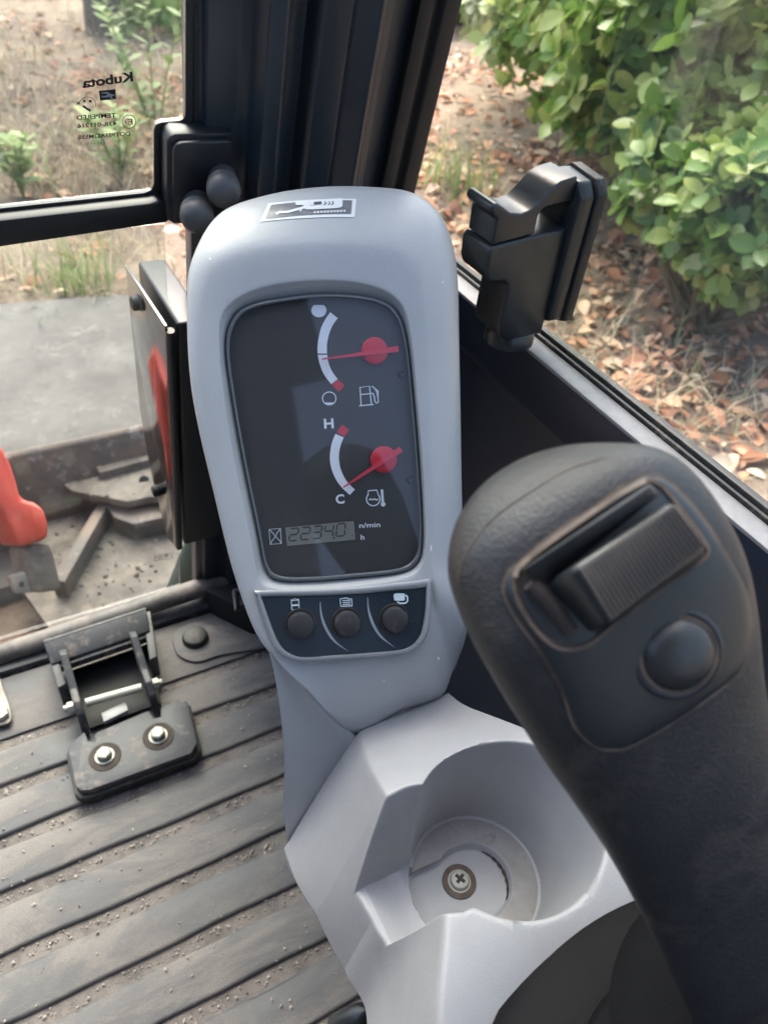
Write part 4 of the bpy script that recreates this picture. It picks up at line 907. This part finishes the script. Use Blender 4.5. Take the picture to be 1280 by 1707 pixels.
# orange boom bracket with its pin boss
bm_ = thing('boom_bracket', 'orange painted boom bracket with worn grey pin boss outside the lower window', 'boom', tuple(at(30, 900, 1.15)))
TB = 1.12
fr = [(-330, 650), (-70, 712), (-12, 732), (6, 748), (18, 772), (28, 802), (36, 832), (58, 837), (74, 848), (81, 872), (81, 899), (34, 914), (20, 880), (4, 850), (-70, 815), (-330, 780)]
nb = unit(D(20, 850) + V3(-.25, 0, .05))
pts_ = [at(x, y, TB) for x, y in fr]
obj('bracket_casting', prism(pts_, nb * .12), 'orange_paint', bm_, bevel=.008, bseg=3)
pb0, pb1 = at(62, 905, TB + .02), at(80, 985, TB + .06)
ex = unit(at(100, 905, TB) - at(40, 920, TB))
obj('pin_boss', prism([at(x, y, TB + .015) for x, y in ((40, 912), (82, 904), (92, 930), (104, 984), (58, 990), (46, 950))], nb * .10), 'dirty_plate', bm_, bevel=.006)
obj('boss_ear', prism([at(x, y, TB + .03) for x, y in ((14, 962), (40, 952), (56, 958), (62, 988), (26, 990))], nb * .02), 'steel_dirty', bm_, bevel=.004)
obj('ear_hole', cyl(at(36, 974, TB + .0285), at(36, 974, TB + .031), .0045, n=14), 'dark_void', bm_)
# boom arm rising out of view to the left: gives the guard its orange reflection
obj('boom_arm', prism([V3(-.40, .98, -.42), V3(-.40, 1.85, -.42), V3(-.40, 1.80, -.30), V3(-.40, 1.32, .0), V3(-.40, .98, .06)], (.14, 0, 0)), 'orange_paint', bm_, bevel=.02)
obj('hose', tube([at(345, 880, 1.05), at(325, 930, 1.1), at(300, 990, 1.15), at(280, 1060, 1.2)], .022, 14), 'hose_green', bm_)
obj('hose', tube([at(375, 870, 1.05), at(368, 930, 1.1), at(350, 1000, 1.15)], .022, 14), 'hose_green', bm_)
dk = thing('swing_frame', 'shadowed dark steel swing frame below the lower window', 'frame', (-.2, 1.0, GZ))
obj('frame_block', prism([V3(-.8, .75, -.50), V3(.02, .75, -.50), V3(.06, 1.05, -.50), V3(-.8, 1.05, -.50)], (0, 0, .06)), 'blade_steel', dk, bevel=.01)

# ================================================================== vegetation
def leaf_geo(kind, r):
    """one leaf in local coordinates: base at origin, length along +x, unit length"""
    if kind == 'laurel':
        xs_ = [0, .12, .34, .60, .82, 1.0]; ws = [.012, .15, .285, .32, .21, .0]
    elif kind == 'oval':
        xs_ = [0, .12, .34, .60, .82, 1.0]; ws = [.012, .13, .23, .25, .15, .0]
    else:
        xs_ = [0, .15, .4, .65, .85, 1.0]; ws = [.015, .14, .26, .25, .15, .0]
    fold = r.uniform(.05, .16); bend = r.uniform(-.25, .10); V, F = [], []
    for x, w_ in zip(xs_, ws):
        zc = bend * x * x
        V += [(x, -w_, zc + fold * w_ * 2), (x, 0, zc), (x, w_, zc + fold * w_ * 2)]
    for k in range(len(xs_) - 1):
        a = 3 * k; F += [(a, a + 1, a + 4, a + 3), (a + 1, a + 2, a + 5, a + 4)]
    return np.array(V), F
def basis(d, up):
    d = unit(d); s = np.cross(up, d); s = unit(s) if np.linalg.norm(s) > 1e-3 else frame(d)[0]; return np.stack([d, s, np.cross(d, s)], 1)
def shrub(name, label, blobs, nclus, size, seed, mat_name='leaf_green', kind='laurel', n_ind=300, group=None, base=None, per=(6, 10)):
    r = np.random.default_rng(seed); cl = []
    base = base if base is not None else V3(blobs[0][0][0], blobs[0][0][1], gh(blobs[0][0][0], blobs[0][0][1]))
    tot = sum(b[1] ** 2 for b in blobs)
    root = thing(name, label, 'shrub', tuple(base), group)
    leaves = []
    for c, rad, sq in blobs:
        for k in range(int(nclus * rad * rad / tot)):
            d = unit(r.normal(size=3)); rr = rad * (1 - .38 * r.random() ** 1.6); rr *= 1 + .12 * math.sin(5 * d[0] + 3 * d[1] + seed) + .10 * math.sin(7 * d[2] + 4 * d[0])
            p = np.asarray(c) + d * V3(1, 1, sq) * rr
            if p[2] < gh(p[0], p[1]) + .06: continue
            out = unit(d + V3(0, 0, .55) + r.normal(0, .3, 3)); a, b = frame(out); m_ = r.integers(*per); ph = r.uniform(0, 6.28)
            for q in range(m_):
                an = ph + q * 2.4; tilt = r.uniform(.15, .95); ld = unit(out * tilt + (math.cos(an) * a + math.sin(an) * b)); L_ = size * r.uniform(.38, 1.28)
                leaves.append((p - out * .02 * (m_ - q) / m_ * 3, basis(ld, unit(out + r.normal(0, .35, 3))), L_))
    dist = []
    for i, (p, _, L_) in enumerate(leaves):
        x, y, t = proj(p); dist.append(t if (t > 0 and 680 < x < 1290 and -20 < y < 620 or (x < 330 and x > -10 and -20 < y < 500)) else 99 + t)
    order = np.argsort(dist); protos = []
    for v in range(6):
        Vv, Fv = leaf_geo(kind, r); me = bpy.data.meshes.new('leaf'); me.from_pydata([tuple(q) for q in Vv], [], Fv); finish(me, mat_name, True, 60); protos.append(me)
    ind = set(int(i) for i in order[:n_ind] if dist[int(i)] < 90)
    BV, BF = [], []; geo = [leaf_geo(kind, r) for _ in range(6)]
    for i, (p, Bm, L_) in enumerate(leaves):
        if i in ind:
            o = bpy.data.objects.new('leaf', protos[i % 6]); COL.objects.link(o); o.parent = root
            mm = Matrix([[*(Bm[k] * L_), (p - base)[k]] for k in range(3)] + [[0, 0, 0, 1]]); o.matrix_local = mm
        else:
            gv, gf = geo[i % 6]; b_ = len(BV); BV += list((gv * L_) @ Bm.T + p); BF += [tuple(q + b_ for q in f) for f in gf]
    f = obj('foliage', (BV, BF), mat_name, root, recalc=False, ang=60); f['kind'] = 'stuff'
    # stems
    st = []
    for k in range(40):
        c, rad, sq = blobs[r.integers(len(blobs))]; e_ = np.asarray(c) + unit(r.normal(size=3)) * rad * .75; m0 = lerp(base, e_, .5) + r.normal(0, .06, 3)
        st.append(tube([base + r.normal(0, .04, 3) * V3(1, 1, 0), m0, e_], [.014, .009, .003], 6))
    obj('stem', join(*st), 'twig', root)
    return root
bA = [(at(1230, 30, 3.0), .62, 1.0), (at(1080, 20, 3.5), .62, 1.0), (at(960, -60, 4.1), .60, 1.0), (at(1330, 130, 2.7), .5, 1), (at(1060, 130, 3.25), .36, 1)]
gA = V3(bA[1][0][0] + .25, bA[1][0][1] + .2, 0); gA[2] = gh(gA[0], gA[1])
shrub('hedge_shrub', 'tall glossy green hedge shrub reaching out of view above the leaf litter', bA, 1500, .090, 11, base=gA)
bB = [(at(1240, 350, 2.55), .29, .95), (at(1135, 305, 2.75), .24, .9), (at(1340, 340, 2.5), .34, 1), (at(1190, 225, 2.9), .30, .9)]
gB = V3(bB[0][0][0] + .1, bB[0][0][1] + .1, 0); gB[2] = gh(gB[0], gB[1])
shrub('low_shrub', 'low rounded green shrub in front of the taller hedge shrub', bB, 800, .078, 12, base=gB)
bC = [(at(282, 10, 5.6), .42, 1.0)]
shrub('leafy_bush', 'small soft green bush beyond the windscreen beside the tree trunk', bC, 130, .12, 13, kind='oval', n_ind=120)
bD = [(at(775, -5, 6.2), .40, 1)]
shrub('leafy_bush', 'far green bush seen past the right edge of the cab pillar', bD, 120, .13, 14, kind='oval', n_ind=80)
tr_ = thing('tree', 'grey tree trunk standing on the dark soil beyond the windscreen', 'tree', tuple(V3(*Zp(172, 32, -.45))))
tb_ = Zp(172, 36, -.45)
obj('trunk', tube([tb_ + V3(0, 0, -.2), tb_ + V3(.01, 0, .3), tb_ + V3(-.03, .02, 1.0), tb_ + V3(.05, 0, 2.2)], [.14, .115, .10, .08], 14), 'bark', tr_)
cv = []
rr_ = np.random.default_rng(5); BV, BF = [], []
for k in range(900):
    p = tb_ + V3(0, 0, 2.6) + unit(rr_.normal(size=3)) * rr_.uniform(.3, 1.1); gv, gf = leaf_geo('oval', rr_); b_ = len(BV); Bm = basis(rr_.normal(size=3), unit(rr_.normal(size=3))); BV += list((gv * .14) @ Bm.T + p); BF += [tuple(q + b_ for q in f) for f in gf]
cr__ = obj('crown', (BV, BF), 'leaf_green', tr_, recalc=False); cr__['kind'] = 'stuff'

# leaf litter on the ground
def litter(n, seed):
    r = np.random.default_rng(seed); BV, BF = [], []; geo = [leaf_geo('dry', r) for _ in range(12)]
    for g_, _ in geo: g_[:, 2] += .35 * np.sin(g_[:, 0] * r.uniform(1, 4)) * r.uniform(-.5, .8) + r.uniform(.2, 1.2) * g_[:, 1] ** 2
    k = 0
    while k < n:
        x, y = (r.uniform(.8, 5.2), r.uniform(.2, 5.5)) if r.random() > .07 else (r.uniform(-.6, 2.2), r.uniform(2.7, 7.5))
        dens = .55 + .45 * (math.sin(x * 3.3 + 1.2 * math.sin(y * 2.1)) * math.sin(y * 2.7 + x) > -.25)
        if r.random() > dens: continue
        if y > 3.3 + x * .1 and x > 2 and r.random() > .5: continue
        a = r.uniform(0, 6.28); d = V3(math.cos(a), math.sin(a), r.normal(0, .22)); up = unit(V3(r.normal(0, .35), r.normal(0, .35), 1)); gv, gf = geo[r.integers(12)]; L_ = .022 + .085 * r.random() ** 1.6
        b_ = len(BV); BV += list((gv * L_) @ basis(d, up).T + V3(x, y, gh(x, y) + .006 + .018 * r.random())); BF += [tuple(q + b_ for q in f) for f in gf]; k += 1
    return BV, BF
tag(obj('fallen_leaves', litter(12000, 21), 'leaf_dry', None, recalc=False, ang=60), 'litter of dry orange brown leaves covering the soil under the shrubs', 'leaf litter', kind='stuff')
# dry grass: blades as thin ribbons
def blades(centres, seed, L=(.12, .5), wd=.004, lean=.7):
    r = np.random.default_rng(seed); V, F = [], []
    for (x, y, n_, sp_, sc0) in centres:
        for k in range(n_):
            px, py = x + r.normal(0, sp_), y + r.normal(0, sp_); a = r.uniform(0, 6.28); L_ = r.uniform(*L) * sc0; dx = V3(math.cos(a), math.sin(a), 0); sd_ = V3(-dx[1], dx[0], 0) * wd * r.uniform(.6, 1.3)
            z0 = gh(px, py) - .01; le = r.uniform(.15, 1.0) * lean; b_ = len(V)
            for q in range(5):
                t = q / 4; p = V3(px, py, z0) + dx * L_ * le * t ** 1.6 + V3(0, 0, L_ * (t - .38 * le * t * t)); w_ = sd_ * (1 - .85 * t)
                V += [p - w_, p + w_]
            F += [(b_ + 2 * q, b_ + 2 * q + 1, b_ + 2 * q + 3, b_ + 2 * q + 2) for q in range(4)]
    return V, F
rg = np.random.default_rng(31); cs_ = []
for k in range(150):
    px_, py_ = rg.uniform(-40, 330), rg.uniform(60, 330); p = Zp(px_, py_, GZ); cs_.append((p[0], p[1], int(rg.uniform(8, 22)), rg.uniform(.05, .16), rg.uniform(.5, 1.05)))
for k in range(20):
    px_, py_ = rg.uniform(-40, 330), rg.uniform(400, 505); p = Zp(px_, py_, GZ); cs_.append((p[0], p[1], int(rg.uniform(10, 26)), rg.uniform(.04, .12), rg.uniform(.25, .6)))
for k in range(230):
    px_, py_ = rg.uniform(680, 1280), rg.uniform(120, 800); p = Zp(px_, py_, GZ); cs_.append((p[0], p[1], int(rg.uniform(5, 14)), rg.uniform(.05, .2), rg.uniform(.2, .55)))
tag(obj('dry_grass', blades(cs_, 32, L=(.10, .42), lean=1.35, wd=.0034), 'straw', None, recalc=False, ang=60), 'dry straw coloured grass growing over the yard', 'grass', kind='stuff')
# weeds with pale green leaves
def weed(px_, py_, h_, seed, label, nst=4, z=GZ):
    r = np.random.default_rng(seed); p = Zp(px_, py_, GZ); p[2] = gh(p[0], p[1]); root = thing('weed', label, 'weed', tuple(p), 'weeds in the yard'); st = []; BV, BF = [], []
    for k in range(nst):
        a = r.uniform(0, 6.28); e_ = p + V3(math.cos(a) * .3 * h_, math.sin(a) * .3 * h_, h_ * r.uniform(.7, 1.05)); m0 = lerp(p, e_, .5) + V3(0, 0, .06); st.append(tube([p, m0, e_], [.005, .004, .002], 6))
        for q in range(16):
            t = .2 + .8 * q / 15; c = lerp(p, e_, t) + V3(0, 0, .10 * t * (1 - t)); an = q * 2.4; d = unit(V3(math.cos(an), math.sin(an), r.uniform(.1, .8))); gv, gf = leaf_geo('oval', r); b_ = len(BV); BV += list((gv * r.uniform(.05, .10)) @ basis(d, V3(0, 0, 1)).T + c); BF += [tuple(i_ + b_ for i_ in f) for f in gf]
    obj('stem', join(*st), 'leaf_weed', root); f = obj('leaves', (BV, BF), 'leaf_weed', root, recalc=False); f['kind'] = 'stuff'
weed(262, 240, .62, 41, 'tall pale green weed beside the windscreen edge near the latch plate', 5)
weed(200, 300, .40, 42, 'leafy green weed in dry grass below the glass lettering', 5)
weed(205, 100, .34, 43, 'small green weed on the dark soil below the tree trunk', 4)
weed(40, 330, .30, 44, 'low green weed in the straw above the bottom rail', 5)
# green grass tuft by the slab
gt = Zp(130, 492, GZ); tag(obj('grass_tuft', blades([(gt[0], gt[1], 90, .07, .62)], 51, wd=.004, lean=.8), 'leaf_weed', None, recalc=False), 'bright green grass tuft at the far edge of the concrete slab', 'grass')
gt2 = Zp(745, 330, GZ); tag(obj('grass_tuft', blades([(gt2[0], gt2[1], 120, .12, .7)], 52, wd=.005, lean=.8), 'leaf_weed', None, recalc=False), 'green grass tuft right of the pillar behind the gauge console', 'grass')

# fallen twigs in the litter and clods of soil on the machine plates
def twigs(n_, seed):
    r = np.random.default_rng(seed); P_ = []
    for k in range(n_):
        q = Zp(r.uniform(690, 1280), r.uniform(130, 830), GZ) if r.random() > .35 else Zp(r.uniform(0, 320), r.uniform(60, 320), GZ); a = r.uniform(0, 6.28); L_ = r.uniform(.08, .32); d = V3(math.cos(a), math.sin(a), r.normal(0, .08)); q[2] = gh(q[0], q[1]) + .02
        P_.append(tube([q, q + d * L_ * .5 + V3(r.normal(0, .012), r.normal(0, .012), .012), q + d * L_], [.0035, .0028, .0012], 5))
    return join(*P_)
tag(obj('fallen_twigs', twigs(260, 61), 'twig', None, recalc=False), 'thin dry twigs lying among the dead leaves', 'twigs', kind='stuff')
def clods(n_, seed):
    r = np.random.default_rng(seed); P_ = []
    for k in range(n_):
        x, y = r.uniform(90, 330), r.uniform(780, 1010); q = Zp(x, y, zq - (.019 if (785 < y < 830 and x > 150) else .099)); s_ = .002 + .007 * r.random() ** 3
        a_, b_ = frame(r.normal(size=3)); c_ = np.cross(a_, b_); V_ = [q + v * s_ * r.uniform(.6, 1.2) for v in (a_, -a_, b_, -b_, c_, -c_)]
        P_.append((V_, [(0, 2, 4), (2, 1, 4), (1, 3, 4), (3, 0, 4), (2, 0, 5), (1, 2, 5), (3, 1, 5), (0, 3, 5)]))
    return join(*P_)
tag(obj('soil_clods', clods(150, 62), 'dirty_plate', None, smooth=False), 'crumbs of dried soil lying on the blade frame plates', 'soil', kind='stuff')

# ================================================================== seat behind the camera (unseen, added to darken the screen's reflection)
st_ = thing('operator_seat', 'black fabric operator seat, unseen, added for its dark reflection', 'seat', (-.28, -.35, 0))
obj('backrest', box((-.52, -.52, .35), (-.06, -.40, 1.05)), 'seat_fabric', st_, bevel=.05, bseg=4)
obj('cushion', box((-.52, -.42, .26), (-.06, .0, .36)), 'seat_fabric', st_, bevel=.03, bseg=3)
obj('seat_base', box((-.48, -.45, 0), (-.10, -.1, .26)), 'wall_paint', st_, bevel=.02)
